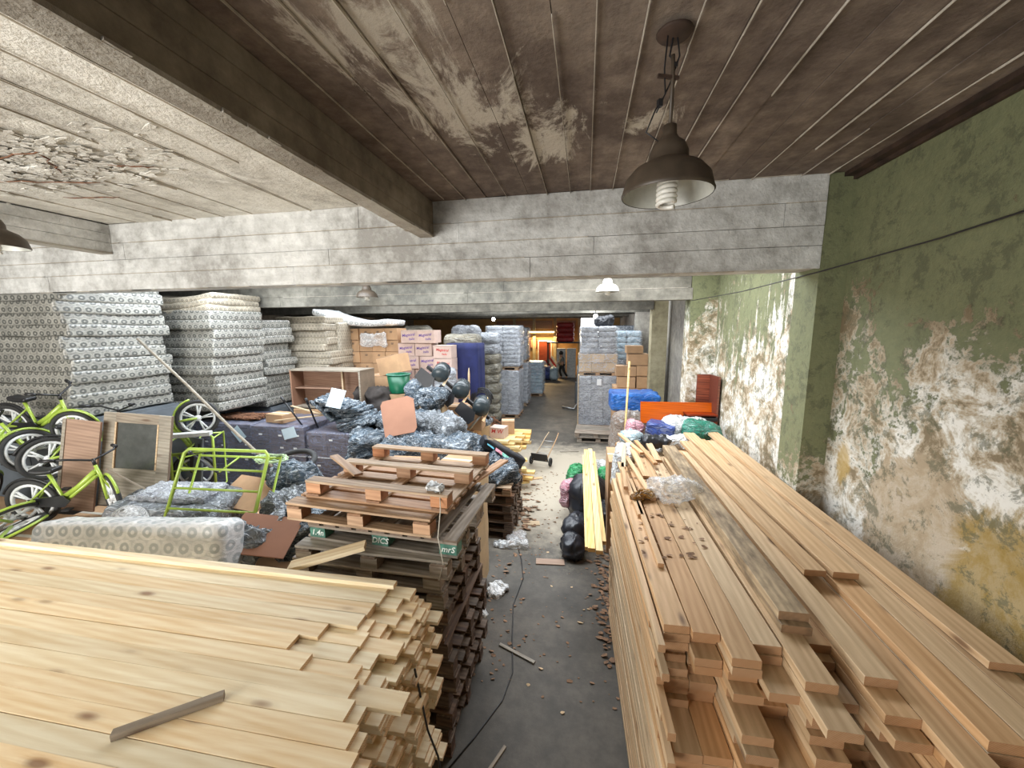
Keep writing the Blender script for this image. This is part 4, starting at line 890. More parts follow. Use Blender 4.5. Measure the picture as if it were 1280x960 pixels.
# wall of cartons
random.seed(4)
k = 0
for cx in range(4):
    z = 0
    for r in range(11):
        h = .3; 
        if z+h > 3.32: break
        carton('brown carton, column %s from the left, %s row up in the carton wall' % (['one', 'two', 'three', 'four'][cx], NTH[r] if r else 'lowest'), (-6.0+cx*.37+rnd(-.01, .01), 9.45+rnd(-.03, .03), z), (.36, .5, h-.006), rnd(-1, 1), 'carton', 'cartons of the carton wall', prints=[('IIII', .07, 0, .2, 'ink', 0)] if r > 5 else None)
        z += h
for cx in range(2):
    z = 0
    for r in range(10):
        h = .325
        carton('purple-lettered carton, %s column, %s row up, right part of the carton wall' % (['left', 'right'][cx], NTH[r] if r else 'lowest'), (-4.42+cx*.46+(.08 if r % 2 else -.04), 9.3+rnd(-.05, .05), z), (.44, .45, h-.008), rnd(-2, 2), 'carton_print', 'purple-lettered cartons',
               prints=[('Magistral', .095, -.02, .2, 'purple', -6), ('Italia', .08, .06, .1, 'purple', -6)] if r > 4 else None)
        z += h
z = 0
for r in range(9):
    h = .32
    carton('red-lettered carton, %s row up in the column beside the silver bag' % (NTH[r] if r else 'lowest'), (-3.42+rnd(-.02, .02), 9.1, z), (.46, .4, h-.008), rnd(-2, 2), 'carton_print', 'red-lettered cartons', prints=[('Magistral', .09, 0, .2, 'redprint', 4), ('Italia', .07, .05, .1, 'redprint', 4)] if r > 4 else None)
    z += h
bag('clear plastic film crumpled over the brown carton wall', (-5.35, 9.12, 2.85), (.7, .12, .3), m='film_scrap', cat='plastic film', name='plastic_film', amp=.05)
bag('silver plastic bag before the red-lettered cartons', (-3.25, 8.6, 1.75), (.5, .35, .6), m='bag_silver')
bag('grey plastic bag low before the red-lettered cartons', (-3.4, 8.5, 1.2), (.6, .4, .55), m='bag_silver')
# khaki sacks
for i in range(9):
    bag('khaki sack, %s up in the pile behind the red-lettered cartons' % (NTH[i] if i else 'lowest'), (-3.35+rnd(-.05, .05), 10.2+rnd(-.04, .04), i*.345), (.95, .7, .36), (0, 0, rnd(-5, 5)), 'bag_khaki', 'khaki sacks behind the red-lettered cartons', 'sack', 'sack', amp=.02, rg=.01)
for i, (x, y) in enumerate(((-3.75, 11.9), (-3.3, 12.9), (-5.4, 11.9))):
    for kk in range(9): bag('plastic-wrapped sack, %s up, %s' % (NTH[kk] if kk else 'lowest', ['above the navy cloth', 'between the navy cloth and the tall wrapped load', 'far behind the purple-lettered cartons'][i]), (x+rnd(-.04, .04), y, kk*(.37 if i != 1 else .34)), (.85, .7, .39), (0, 0, rnd(-8, 8)), ['bag_silver', 'bag_silver', 'bag_khaki'][i] if kk > 6 or i == 0 else 'bag_khaki', ['wrapped sacks above the navy cloth', 'wrapped sacks beside the tall load', 'far wrapped sacks'][i], 'sack', 'wrapped_sack', amp=.03, rg=.02)
# navy cloth draped over a crate
random.seed(8)
t = T('draped_appliance', 'tall crate draped with a navy blue cloth', 'draped crate', (-3.05, 9.65, 0), (0, 0, -4))
ob('crate', MB().plank(.8, .6, 2.85, .01), 'carton', t, (0, 0, 1.43))
def drape(Wd, Dp, H, z0, seed):
    vs = []; fs = []; n = 64; rowsn = 14
    for j in range(rowsn):
        f = j/(rowsn-1); z = H-f*(H-z0)
        for i in range(n):
            a = 2*pi*i/n; c_, s_ = cos(a), sin(a); rr = 1/max(abs(c_)/(Wd/2), abs(s_)/(Dp/2))
            rr *= 1+.06*f+f*.07*sin(a*7+seed)+f*.04*sin(a*13+2*seed); rr = min(rr, math.hypot(Wd, Dp)*.52)
            vs.append((rr*c_, rr*s_, z+(.0 if j else .0)))
    for j in range(rowsn-1):
        for i in range(n): fs.append((j*n+i, (j+1)*n+i, (j+1)*n+(i+1) % n, j*n+(i+1) % n))
    fs.append(tuple(range(n))); return MB().add(vs, fs, True)
ob('cloth', drape(.84, .64, 2.9, .9, 1), 'navy_cloth', t)
# row of black seats tipped over
t = T('waiting_bench', 'overturned black bench with three rolled seats before the navy cloth', 'bench', (-2.62, 7.55, 1.95), (0, 37, -6))
ob('beam', MB().plank(1.75, .07, .07), 'black', t, (0, .1, 0))
for i in range(3):
    x = -.6+i*.55
    ob('seat_back', MB().poly([(-.2, -.1), (.2, -.14), (.24, .0), (.16, .16), (-.2, .14)], .03), 'black', t, (x-.05, -.25, -.1), (80, 0, 0))
    ob('seat_roll', MB().lathe([(.001, -.19), (.15, -.19), (.175, -.15), (.175, .15), (.15, .19), (.001, .19)], 20, Matrix.Rotation(pi/2, 4, 'X') @ Matrix.Rotation(R(20), 4, 'Y')), plain('black_vinyl', (.03, .04, .045), .25), t, (x+.1, -.05, .17))
    ob('bracket', MB().plank(.05, .3, .03), 'pine', t, (x+.3, -.1, .06), (30, 0, 20))
for i in range(2): ob('leg', MB().tube([(-.7+1.4*i, .1, 0), (-.7+1.4*i, -.15, -.35), (-.7+1.4*i, .3, -.35)], .02, 6), 'steel', t)
carton('crate propping up the overturned black bench', (-2.45, 7.75, 1.16), (.7, .5, .5), 5)
o = ob('hose_coil', MB().tube([(.3*cos(a*.5)*(1-.01*a), 0, .3*sin(a*.5)*(1-.01*a)) for a in range(50)], .02, 6), 'black', None, (-2.55, 9.28, 1.5), (-8, 0, 0)); tag(o, 'coil of black hose hanging right of the bench', 'hose')
t = T('wood_stake', 'pointed wooden stake standing before the navy cloth', 'stake', (-2.55, 8.12, 0), (0, 1, 0)); ob('stake', MB().tube([(0, 0, 0), (0, 0, 2.28), (0, 0, 2.42)], [.03, .025, .004], 6), 'pine', t)

# yellow boards left of the aisle
random.seed(31)
for lay in range(8):
    for r in range(7):
        e = -1.33+rnd(-.28, .12)-(.25 if lay > 5 else 0); l = rnd(2.4, 2.8)
        board('yellow_board', l, .145, .055, 'pine_yellow', (e-l/2, 8.05+r*.155, .8-.057*lay), rnd(-1.5, 1.5), '%s yellow board back in the %s layer of the stack left of the aisle' % (NTH[r], ORD[lay] if lay else 'top'), 'board', 'yellow boards left of the aisle')
for r in range(3):
    for q in range(3): board('bearer', .95, .09, .09, 'pallet', (-3.6+q*.8, 8.5, .335-.095*r), 90, '%s bearer under the yellow boards, tier %s' % (['left', 'middle', 'right'][q], ['one', 'two', 'three'][r]), 'beam', 'bearers under the yellow boards')
for i in range(11):
    board('short_board', rnd(.5, .9), .13, .05, 'pine_yellow', (-1.45+rnd(-.2, .15), 7.45+rnd(-.2, .25), .06+.055*i*.8), rnd(-25, 25), '%s short yellow offcut in the heap spilling into the aisle' % (NTH[i] if i else 'lowest'), 'board', 'short yellow offcuts')
carton('open tan carton with blue film standing on the yellow boards', (-2.3, 8.3, .83), (.42, .35, .28), 5, 'carton_pale'); bag('blue film filling the open tan carton', (-2.3, 8.32, 1.11), (.42, .33, .12), m='bag_blue', amp=.02)
carton('red and white carton beside the tan one on the yellow boards', (-1.88, 8.3, .83), (.34, .3, .24), -8, 'carton_print', prints=[('M W', .13, 0, .16, 'redprint', 0)])
carton('small brown carton behind the red and white one', (-1.75, 8.7, .83), (.3, .3, .3), 10)
mb = MB()
for i in range(26):
    a = rnd(0, 3.14); mb.tube([(rnd(-.5, .5), rnd(-.3, .3), rnd(0, .1)), (rnd(-.5, .5), rnd(-.3, .3), rnd(.1, .35)), (rnd(-.6, .6), rnd(-.3, .3), rnd(0, .15))], .009, 5)
o = ob('bent_wire', mb, 'rust', None, (-2.45, 9.0, .85)); tag(o, 'tangle of bent rusty wire rods behind the cartons on the yellow boards', 'wire')['kind'] = 'stuff'

# ------------------------------------------------------------------ wrapped pallet loads at the far end
def load(label, x, y, tiers, group='tall wrapped pallet loads', rz=0, cat='wrapped load'):
    t = T('wrapped_pallet_load', label, cat, (x, y, 0), (0, 0, rz), group); z = 0
    for kind, W2, h, nl, m in tiers:
        if kind == 'pallet':
            for yy in (-.42, 0, .42): ob('pallet_runner', MB().plank(W2, .1, .02), 'pallet', t, (0, yy, z+.012))
            for xx in (-.5, 0, .5):
                for yy in (-.42, .42): ob('pallet_block', MB().box((0, 0, 0), (.13, .12, .08)), 'pallet', t, (xx*W2/1.2, yy, z+.06))
            ob('pallet_deck', MB().plank(W2, .98, .03), 'pallet', t, (0, 0, z+.118)); z += .135; continue
        hh = h/nl
        for i in range(nl):
            if kind == 'sack':
                for c_ in (-1, 1): ob('sack', soft(W2/2-.005, .98, hh*1.06, hh*.42, (6, 6, 2), .015, 3, random.randint(1, 99), .008), m, t, (c_*W2/4+rnd(-.02, .02), 0, z+i*hh))
            else:
                for c_ in (-1, 0, 1): ob('carton', MB().plank(W2/3-.008, 1.0, hh-.008, .008), m, t, (c_*W2/3+rnd(-.006, .006), rnd(-.01, .01), z+(i+.5)*hh))
        ob('stretch_film', soft(W2+.05, 1.06, h+.02, .06, (8, 8, 10), .02, 2.5, random.randint(1, 99), .015), 'film_heavy', t, (0, 0, z-.01))
        z += h
    return t
random.seed(77)
load('tall left wrapped load of sacks over cartons, nearest the aisle', -2.9, 14.0, [('pallet', 1.2, 0, 0, 0), ('carton', 1.15, 1.62, 6, 'bag_silver'), ('pallet', 1.2, 0, 0, 0), ('sack', 1.2, 1.45, 10, 'bag_silver')])
load('wrapped load behind the tall left one, beside the aisle', -2.95, 16.2, [('pallet', 1.2, 0, 0, 0), ('sack', 1.25, 1.7, 10, 'bag_silver'), ('pallet', 1.2, 0, 0, 0), ('sack', 1.15, 1.3, 8, 'bag_grey')])
load('blue-tinted wrapped load low beside the aisle', -2.55, 18.6, [('pallet', 1.2, 0, 0, 0), ('sack', 1.2, 1.5, 9, 'bag_teal')])
t = load('tall right wrapped load with a paper note, cartons and grey sacks on top', .42, 12.95, [('pallet', 1.2, 0, 0, 0), ('carton', 1.15, 1.6, 6, 'bag_silver'), ('pallet', 1.2, 0, 0, 0), ('carton', 1.18, .58, 2, 'carton_pale'), ('sack', 1.1, .85, 5, 'bag_silver')])
ob('paper_note', MB().plank(.14, .004, .2, .001), 'white_label', t, (.05, -.56, 1.55)); ob('corner_strip', MB().plank(.03, .03, 1.6, .002), 'pine', t, (-.6, -.53, .95)); ob('corner_strip', MB().plank(.03, .03, 1.6, .002), 'pine', t, (.6, -.53, .95))
bag('black bag thrown on top of the tall right wrapped load', (.62, 12.9, 3.32), (.6, .5, .3), (0, -12, 0), 'black_cloth')
load('blue and black wrapped sacks in the corner right of the tall load', 1.5, 15.8, [('pallet', 1.2, 0, 0, 0), ('sack', 1.2, 1.3, 6, 'bag_silver'), ('pallet', 1.2, 0, 0, 0), ('sack', 1.3, 1.75, 9, 'bag_blue')])
load('silver wrapped load behind the brown cartons on the right', 1.42, 14.3, [('pallet', 1.1, 0, 0, 0), ('sack', 1.1, 2.0, 9, 'bag_silver'), ('sack', .95, 1.0, 5, 'bag_teal')])
random.seed(41)
for i, (x, z, sx, h) in enumerate(((1.2, 1.55, .5, .32), (1.62, 1.55, .3, .34), (1.3, 1.88, .3, .3), (1.62, 1.9, .3, .3), (1.5, 2.2, .55, .33), (1.4, 2.54, .45, .22), (1.05, 1.88, .28, .3))):
    carton('%s brown carton in the pile above the blue tarpaulin' % NTH[i], (x, 11.6+rnd(-.05, .05), z), (sx, .45, h-.01), rnd(-4, 4), 'carton', 'brown cartons above the blue tarpaulin')
carton('large crate carrying the pile of brown cartons', (1.4, 11.75, 0), (1.1, .9, 1.54), 0, 'carton')
# blue tarpaulin over goods
o = ob('tarpaulin', soft(1.1, .95, .38, .06, (16, 12, 4), .035, 3, 12, .02), 'tarp', None, (1.2, 9.7, 1.32), (0, 0, 2)); tag(o, 'bright blue tarpaulin folded over goods near the right wall', 'tarpaulin')
carton('large carton under the blue tarpaulin', (1.25, 9.8, 0), (1.0, .9, 1.3), 2, 'carton')
bag('brown taped plastic bundle below the blue tarpaulin', (.98, 8.55, .0), (.75, .6, 1.45), m='bag_brown', cat='bundle', name='taped_bundle', amp=.04)
# leaning pole
o = ob('pole', MB().tube([(.9, 8.1, 2.6), (.845, 7.9, 1.3), (.8, 7.75, 0)], .022, 8), 'pine_yellow'); tag(o, 'long pale pole standing upright before the blue tarpaulin', 'pole')

# ------------------------------------------------------------------ goods beyond the sawn stack
t = T('orange_panel', 'bright orange veneered board lying on edge beyond the sawn stack', 'panel', (1.6, 7.0, 1.6), (-12, 0, 3)); ob('board', MB().plank(1.2, .025, .36), 'orange_ply', t, (0, 0, .18)); ob('edge_strip', MB().plank(1.2, .03, .02), 'orange_ply', t, (0, 0, .37))
t = T('desk_unit', 'dark red wooden desk unit standing against the green wall', 'desk', (1.98, 7.15, 1.3), (0, 0, 4))
ob('side_panel', MB().plank(.03, .4, 1.15), 'mahogany', t, (.22, -.1, .58)); ob('back_panel', MB().plank(.22, .025, 1.15), 'mahogany', t, (.1, .08, .58), label='reddish orange back board')
ob('shelf', MB().plank(.5, .42, .03), 'mahogany', t, (-.02, -.1, .5)); ob('shelf', MB().plank(.5, .42, .08), 'black', t, (-.02, -.1, .42), label='black drawer front'); ob('front_panel', MB().plank(.5, .02, .42), 'mahogany', t, (-.02, -.3, .2))
carton('carton supporting the desk unit and orange board', (1.7, 7.1, 0), (1.0, .7, 1.3), 0)
bag('white sack slumped before the orange board', (1.62, 6.5, 1.4), (.75, .5, .42), (0, 4, 10), 'bag_white', cat='sack', name='sack', amp=.03)
bag('white plastic bag between the boards and the green bag', (1.35, 5.95, 1.4), (.6, .4, .25), (0, 0, 20), 'bag_white', amp=.04)
bag('round dark green plastic bag against the wall end of the sawn stack', (1.8, 6.3, 1.3), (.62, .5, .52), m='bag_green', amp=.03)
bag('navy blue packet lying before the white sack', (1.22, 6.35, 1.55), (.42, .34, .22), (0, 6, -18), 'bag_navy', amp=.012, rg=.006, r=.03, cat='packet', name='packet')
bag('black crumpled mesh bag on the far end of the sawn boards', (1.0, 5.55, 1.62), (.34, .26, .12), (0, 0, 10), 'black_cloth', amp=.03)
bag('red and pink plastic bag behind the offcuts', (.86, 6.6, 1.4), (.26, .3, .34), m='bag_pink', amp=.03)
bag('white plastic scrap hanging off the aisle corner of the sawn stack', (.5, 5.2, 1.15), (.22, .5, .55), (0, 8, 0), 'bag_white', amp=.05)
bag('pale blue plastic scrap beside the offcuts', (.72, 5.75, 1.5), (.28, .24, .26), m='bag_teal', amp=.04)
for i, (x, y, sx, sy, sz) in enumerate(((1.35, 6.35, 1.3, .8, 1.38), (.62, 5.75, .5, .7, 1.4))):
    carton(['large brown carton under the white sack and navy packet', 'brown carton under the offcuts at the aisle corner'][i], (x, y, 0), (sx, sy, sz), 0)
for i in range(7):
    board('offcut_block', rnd(.15, .4), .09, .05, 'pine', (.62+.12*(i % 3), 5.5+.12*i, 1.402+.05*(i//3)*(i<6)), rnd(20, 160), '%s pale offcut block in the jumble past the sawn stack' % NTH[i], 'wood block', 'offcut blocks past the sawn stack')

# small bundle of boards over black bags in the aisle
for i, (x, z, l, y) in enumerate(((.12, .93, 3.4, 5.6), (.2, .93, 3.5, 5.62), (.17, .88, 3.2, 5.65), (.25, .88, 3.2, 5.75), (.09, .88, 3.1, 5.55), (.22, .83, 3.0, 5.7))):
    board('short_beam', l, .075, .045, 'pine_yellow', (x-.03, y, z), 90.9, ['top left', 'top right', 'middle', 'lower right', 'lower left', 'bottom'][i]+' pale yellow stud of the bundle laid over black bags in the aisle', 'stud', 'yellow studs over the aisle bags')
for i, (x, y, z, sx, sy, sz, m, lab) in enumerate(((-.08, 5.6, 0, .34, .5, .42, 'black_cloth', 'black bag at the near left under the yellow studs'), (.34, 5.9, 0, .3, .5, .5, 'black_cloth', 'black bag at the near right under the yellow studs'), (.1, 6.3, 0, .6, .6, .8, 'black_cloth', 'large black bag carrying the yellow studs'),
        (.4, 6.7, .3, .3, .35, .5, 'bag_bright_green', 'bright green plastic bag right of the yellow studs'), (-.1, 6.8, .3, .3, .35, .5, 'bag_bright_green', 'bright green plastic bag left of the yellow studs'), (-.2, 6.4, .25, .25, .4, .4, 'bag_pink', 'pink and white plastic bag left of the yellow studs'),
        (.42, 6.35, .3, .2, .25, .3, 'red', 'small red bag right of the yellow studs'), (.3, 7.1, .3, .35, .3, .5, 'bag_white', 'white plastic bag at the far end of the yellow studs'), (-.12, 5.25, 0, .3, .35, .3, 'black_cloth', 'low black bag nearest the camera under the yellow studs'), (.15, 6.9, 0, .75, .5, .4, 'bag_grey', 'grey bag on the floor under the coloured bags'))):
    bag(lab, (x, y, z), (sx, sy, sz), (0, 0, rnd(-20, 20)), m, amp=.03)

# ------------------------------------------------------------------ hand truck on the floor
t = T('hand_truck', 'black steel hand truck lying tilted on the aisle floor', 'hand truck', (-1.0, 8.75, .12), (0, 0, -12))
for sg in (-1, 1): ob('rail', MB().tube([(sg*.16, 0, .05), (sg*.15, .9, .34), (sg*.13, 1.15, .42)], .012, 8), 'pine', t, label='pale side rail')
for yy, zz in ((.25, .14), (.5, .22), (.75, .3)): ob('cross_bar', MB().tube([(-.15, yy, zz), (.15, yy, zz)], .009, 6), 'steel', t)
ob('toe_plate', MB().plank(.4, .02, .22), 'black', t, (0, -.02, .12), (25, 0, 0)); ob('axle', MB().tube([(-.24, .08, .0), (.24, .08, .0)], .012, 6), 'steel', t)
for sg in (-1, 1): ob('wheel', MB().tube([(sg*.24, .08+.08*cos(a*pi/8), .08*sin(a*pi/8)) for a in range(16)], .028, 6, True), 'tyre', t)
t = T('trolley', 'bent steel tube trolley frame beside the tall right load', 'trolley', (-.35, 16.2, 0), (0, 0, 10))
ob('frame_tube', MB().tube([(-.6, -.5, .05), (-.2, -.9, .04), (.1, 0, .1), (.1, .1, 1.7)], .04, 6).tube([(.3, -.4, .05), (.25, .1, 1.6)], .03, 6), 'steel', t); ob('brace', MB().tube([(.1, .1, 1.0), (.28, 0, 1.0)], .025, 6), 'steel', t); ob('load_plate', MB().plank(.5, .3, .9), 'greypanel', t, (.3, .35, .5))

# ------------------------------------------------------------------ far end goods and person
random.seed(2)
for i in range(4):
    bag('red wrapped bale, %s up on the shelf by the back wall' % (NTH[i] if i else 'lowest'), (-1.25, 25.2, 2.35+i*.3), (1.1, .8, .32), m='red', group='red bales on the back shelf', cat='bale', name='red_bale', amp=.02, rg=.01)
t = T('steel_shelf', 'dark steel shelf carrying red bales at the back wall', 'shelf', (-1.2, 25.2, 0)); ob('shelf_board', MB().plank(2.4, .9, .08), 'black', t, (0, 0, 2.3))
for sx in (-1.15, 1.15):
    for sy in (-.4, .4): ob('post', MB().plank(.06, .06, 2.3), 'black', t, (sx, sy, 1.15))
for i, (x, m) in enumerate(((-1.5, 'offwhite'), (-.85, 'offwhite'))):
    tt = T('white_cabinet', ['left', 'right'][i]+' white cabinet under the shelf of red bales', 'cabinet', (x, 25.3, .0)); ob('body', MB().plank(.58, .5, 1.9, .01), m, tt, (0, 0, .97)); ob('door', MB().plank(.52, .02, .85, .004), m, tt, (0, -.26, 1.42)); ob('door', MB().plank(.52, .02, .85, .004), m, tt, (0, -.26, .5)); ob('handle', MB().box((.2, -.28, 1.2), (.02, .03, .15)), 'steel', tt)
for i, x in enumerate((-3.15, -2.6)):
    tt = T('wire_rack', ['left', 'right'][i]+' pale framed rack with dark shelves beside the far aisle', 'rack', (x-.15, 20.8, 0)); 
    for sx in (-.25, .25):
        for sy in (-.25, .25): ob('post', MB().plank(.05, .05, 1.45), 'offwhite', tt, (sx, sy, .73))
    for kk in range(6): ob('shelf', MB().plank(.5, .5, .12), 'greypanel', tt, (0, 0, .15+kk*.24))
    ob('top', MB().plank(.56, .56, .05), 'offwhite', tt, (0, 0, 1.47))
bag('dark blue sack on the floor in front of the back wall', (-2.4, 24.0, 0), (.8, .6, .9), m='bag_navy', cat='sack', name='sack'); bag('teal sack beside the person at the far end', (-1.85, 23.8, 0), (.5, .5, .85), m='bag_teal', cat='sack', name='sack')
t = T('striped_barrier', 'red and white striped barrier board near the back wall', 'barrier', (-2.1, 25.8, .44), (0, -35, 0))
for kk in range(7): ob('stripe', MB().plank(.14, .04, 1.0), 'red' if kk % 2 else 'offwhite', t, (-.45+kk*.15, 0, .3))
tt = T('notice_board', 'dark framed picture on the back wall', 'picture', (-3.55, YB-.04, 2.15)); ob('frame', MB().plank(.5, .03, .7), 'mahogany', tt); ob('sheet', MB().plank(.36, .01, .55), 'carton', tt, (0, -.02, 0))
# person
def skin_body(joints, edges, radii, name, m, parent):
    me = bpy.data.meshes.new(name); me.from_pydata(joints, edges, []); o = bpy.data.objects.new(name, me); COL.objects.link(o)
    md = o.modifiers.new('skin', 'SKIN'); me.skin_vertices[0].data[0].use_root = True
    for v_, r_ in zip(me.skin_vertices[0].data, radii): v_.radius = (r_, r_)
    o.modifiers.new('sub', 'SUBSURF').levels = 2; o.modifiers['sub'].render_levels = 2
    dg = bpy.context.evaluated_depsgraph_get(); m2 = bpy.data.meshes.new_from_object(o.evaluated_get(dg)); bpy.data.objects.remove(o)
    m2.materials.clear(); m2.polygons.foreach_set('use_smooth', [True]*len(m2.polygons)); return ob(name, m2, m, parent)
t = T('person', 'person in a grey shirt and black trousers walking at the far end of the aisle', 'person', (-1.42, 24.6, 0), (0, 0, -65))
J = [(0, 0, .93), (0, 0, 1.12), (0, -.03, 1.38), (-.01, -.06, 1.5), (-.02, -.1, 1.62), (-.17, -.02, 1.36), (-.24, -.05, 1.1), (-.2, -.22, .95), (.17, -.02, 1.36), (.24, .0, 1.1), (.27, -.1, .88), (-.1, 0, .88), (-.13, -.1, .5), (-.15, .05, .08), (-.15, -.12, .04), (.1, 0, .88), (.15, .1, .5), (.2, .3, .12), (.2, .18, .06)]
Eg = [(0, 1), (1, 2), (2, 3), (3, 4), (2, 5), (5, 6), (6, 7), (2, 8), (8, 9), (9, 10), (0, 11), (11, 12), (12, 13), (13, 14), (0, 15), (15, 16), (16, 17), (17, 18)]
skin_body(J, Eg, [.14, .13, .15, .055, .09, .065, .045, .035, .065, .045, .035, .095, .065, .045, .035, .095, .065, .045, .035], 'body', 'skin', t)
skin_body([(0, 0, .98), (0, 0, 1.15), (0, -.03, 1.38), (-.17, -.02, 1.37), (-.24, -.05, 1.12), (.17, -.02, 1.37), (.24, 0, 1.12)], [(0, 1), (1, 2), (2, 3), (3, 4), (2, 5), (5, 6)], [.16, .15, .165, .08, .06, .08, .06], 'shirt', 'shirt', t)
skin_body([(0, 0, .95), (-.1, 0, .86), (-.13, -.1, .5), (-.15, .05, .12), (.1, 0, .86), (.15, .1, .5), (.2, .3, .16)], [(0, 1), (1, 2), (2, 3), (0, 4), (4, 5), (5, 6)], [.155, .115, .08, .065, .115, .08, .065], 'trousers', 'trousers', t)
ob('hair', soft(.22, .26, .26, .1, (5, 5, 4), .01, 4, 3), 'hair', t, (-.02, -.05, 1.53))

# ------------------------------------------------------------------ pendant lamps
def pendant(label, x, y, zb, top, m='enamel', detail=True, s=1.0):
    t = T('pendant_lamp', label, 'lamp', (x, y, zb), (0, 0, 20), 'enamelled pendant lamps')
    ob('shade', MB().lathe([(.2, 0), (.205, .008), (.2, .02), (.185, .075), (.15, .115), (.1, .14), (.088, .15), (.086, .185), (.07, .22), (.045, .24), (.032, .26), (.03, .3), (.001, .3)], 36), m, t)
    ob('shade_lining', MB().lathe([(.198, .002), (.18, .07), (.145, .108), (.095, .132), (.001, .14)], 36), 'enamel_in', t)
    pts = [(.038*cos(a*.55), .038*sin(a*.55), -.045+a*.0019) for a in range(74)]
    ob('spiral_bulb', MB().tube(pts, .0105, 8), 'bulb', t); ob('bulb_base', MB().lathe([(.001, .05), (.045, .06), (.042, .13), (.001, .14)], 16), 'bulb', t)
    ob('stem', MB().tube([(0, 0, .28), (.003, 0, .5), (-.002, 0, min(.78, top-.1))], .009, 8), m, t)
    ob('cord', MB().tube([(0, 0, top), (-.012, .01, top-.1), (.0, 0, min(.74, top-.12))], .004, 6), 'black', t)
    ob('ceiling_plate', MB().lathe([(.001, -.02), (.03, -.016), (.07, -.01), (.078, 0), (.001, 0)], 20), 'fitting', t, (0, 0, top-.012))
    if detail:
        ob('loose_wire', MB().tube([(-.03, 0, top-.02), (-.04, .0, top-.16), (-.03, 0, top-.26), (-.075, 0, top-.33), (-.11, .01, top-.42), (-.05, 0, top-.46), (-.005, 0, top-.43)], .0035, 6), 'black', t)
        ob('loose_wire', MB().tube([(.015, .0, top-.02), (.03, .0, top-.1), (0, .01, top-.2), (-.05, 0, top-.3), (-.07, 0, top-.34)], .0035, 6), 'black', t)
        ob('terminal', MB().box((-.055, 0, top-.3), (.02, .02, .03)).box((.01, 0, top-.14), (.018, .018, .018)), 'black', t); ob('bracket', MB().box((-.02, 0, .5), (.1, .012, .014)), 'fitting', t)
    return t
pendant('large brown enamelled pendant lamp with a spiral bulb near the camera', .36, 2.0, 3.9, .69)
pendant('brown pendant lamp with spiral bulb cut by the left edge of the photo', -4.72, 2.4, 3.97, .62)
pendant('pale dusty pendant lamp hanging in front of the second beam', .37, 7.1, 3.9, .69, 'enamel_pale', False)
pendant('small dark pendant lamp hanging above the mattresses side of the second beam', -4.25, 7.1, 3.9, .69, 'enamel', False)
for i, (x, y) in enumerate(((-4.0, 16.8), (.35, 14.0))):
    t = T('lit_lamp', ['left', 'right'][i]+' bright lit white bulb lamp at the far end', 'lamp', (x, y, 3.66)); ob('bulb', MB().lathe([(.001, -.08), (.06, -.06), (.08, 0), (.05, .06), (.001, .07)], 14), 'lamp_white', t); ob('cord', MB().tube([(0, 0, .06), (0, 0, .93)], .012, 6), 'black', t); ob('holder', MB().lathe([(.03, .05), (.04, .12), (.001, .13)], 12), 'black', t)
    pl = bpy.data.lights.new('bulb_light', 'POINT'); pl.energy = 60; pl.color = (.9, .95, 1); pl.shadow_soft_size = .1; o = bpy.data.objects.new('bulb_light', pl); o.location = (x, y, 3.5); COL.objects.link(o)
# wire along the right wall
mb = MB().tube([(2.24, .8, 3.98), (2.23, 1.8, 3.93), (2.2, 3.0, 3.84), (2.04, 3.97, 3.77), (2.04, 4.4, 3.765), (2.0, 5.6, 3.74), (1.83, 7.37, 3.74)], .006, 6)
tag(ob('electric_cable', mb, 'black'), 'thin black cable strung along the green wall to the beam', 'cable')

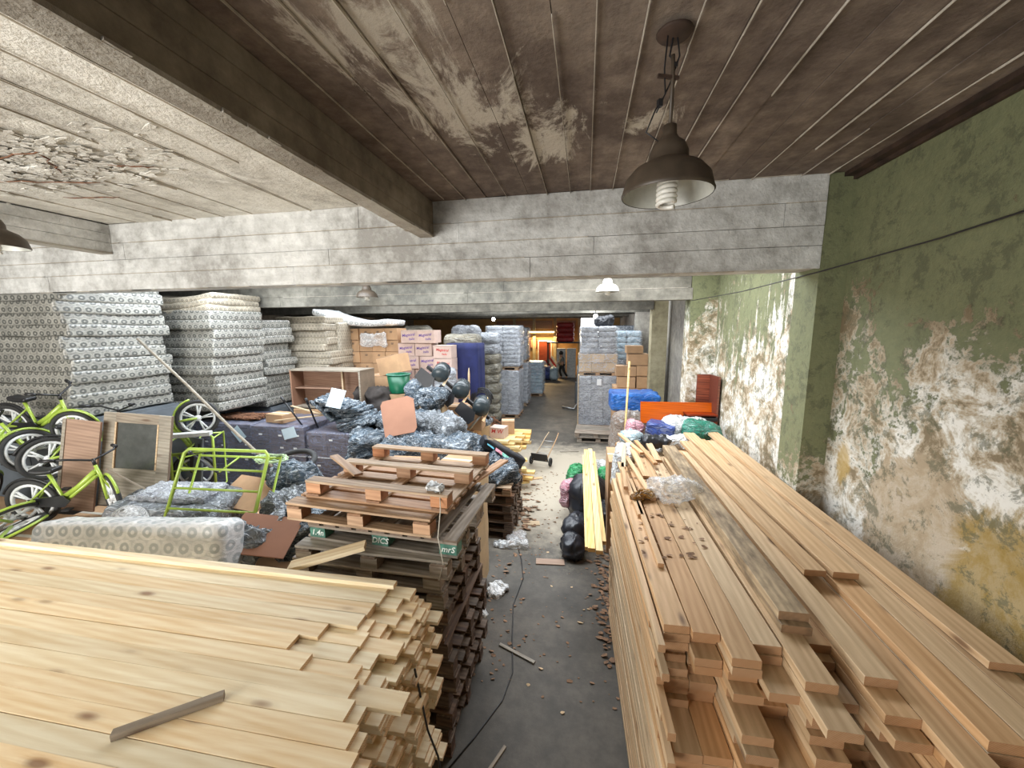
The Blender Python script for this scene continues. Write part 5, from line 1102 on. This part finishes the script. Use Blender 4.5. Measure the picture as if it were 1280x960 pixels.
# ------------------------------------------------------------------ floor litter
random.seed(13)
litter('floor_litter', 380, lambda: (lambda t_: (random.choice((rnd(-1.2, .42), rnd(-1.2, -.6), rnd(-1.2, .4))), rnd(3.0, 8.5), .003))(0), 'leaf', 'dry leaves and wood scraps scattered over the aisle floor', 'litter', (.006, .03))
litter('shavings', 90, lambda: (-1.0+random.gauss(0, .12), 6.3+random.gauss(0, .5), .01), 'leaf', 'reddish pile of shavings beside the dark aisle pallets', 'shavings', (.02, .07))
litter('leaf_heap', 160, lambda: (.33+random.gauss(0, .08), random.gauss(4.7, .6), .01), 'leaf', 'heap of dry leaves between the yellow studs and sawn stack', 'leaves', (.02, .05))
for i, (x, y, sx, sy, rz, m, lab) in enumerate(((-.42, 5.02, .4, .13, 6, 'brown_ply', 'short brown board lying across the aisle floor'), (-.83, 6.05, .28, .14, 10, 'pine', 'small pale board near the dark pallets on the aisle floor'), (-.62, 3.42, .42, .035, -22, 'old_wood', 'thin grey lath on the floor beside the pallets'), (-.62, 2.4, .3, .025, 65, 'old_wood', 'splintered lath on the floor near the bottom of the photo'), (-.05, 8.2, .5, .06, -50, 'pine', 'pale splinter on the floor in the bright patch'), (-1.0, 8.0, .3, .1, 30, 'pine', 'scrap board by the yellow offcuts'), (-.35, 10.0, .5, .08, 15, 'old_wood', 'thin scrap lying before the floor pallets'))):
    o = ob('scrap_board', MB().plank(sx, sy, .015, .002), m, None, (x, y, .009), (0, 0, rz)); tag(o, lab, 'board')
bag('clear plastic bag on the floor beside the dark pallets', (-.98, 5.45, 0), (.3, .42, .08), (0, 0, 10), 'film_scrap', amp=.03)
bag('small white bottle-like scrap beside the clear plastic bag', (-1.2, 5.3, 0), (.2, .1, .05), (0, 0, 5), 'bag_white', amp=.01)
bag('crumpled white plastic scrap on the floor by the second pallet stack', (-1.03, 4.3, 0), (.18, .26, .05), (0, 0, -20), 'bag_white', amp=.05)
bag('white plastic rag under the second pallet stack', (-1.12, 3.85, 0), (.1, .22, .12), (0, 0, 10), 'bag_white', amp=.04)
tag(ob('floor_cable', MB().tube([(-1.0, 5.5, .01), (-.83, 5.0, .008), (-.74, 4.6, .008), (-.78, 4.1, .008), (-.7, 3.6, .008), (-.62, 3.2, .008), (-.66, 2.9, .008), (-.82, 2.55, .008), (-.95, 2.3, .008)], .006, 6), 'black'), 'black cable snaking along the aisle floor', 'cable')
tag(ob('hanging_cable', MB().tube([(-.88, 1.72, 1.45), (-.86, 1.75, 1.2), (-.85, 1.78, 1.0), (-.8, 1.8, .8), (-.79, 1.8, .7)], .006, 6), 'black'), 'black cable hanging down the end of the pale planed stack', 'cable')
litter('pale_scraps', 14, lambda: (rnd(-.5, .45), rnd(2.6, 5.5), .003), 'carton_pale', 'small pale paper and wood scraps on the aisle floor', 'scraps', (.02, .04))
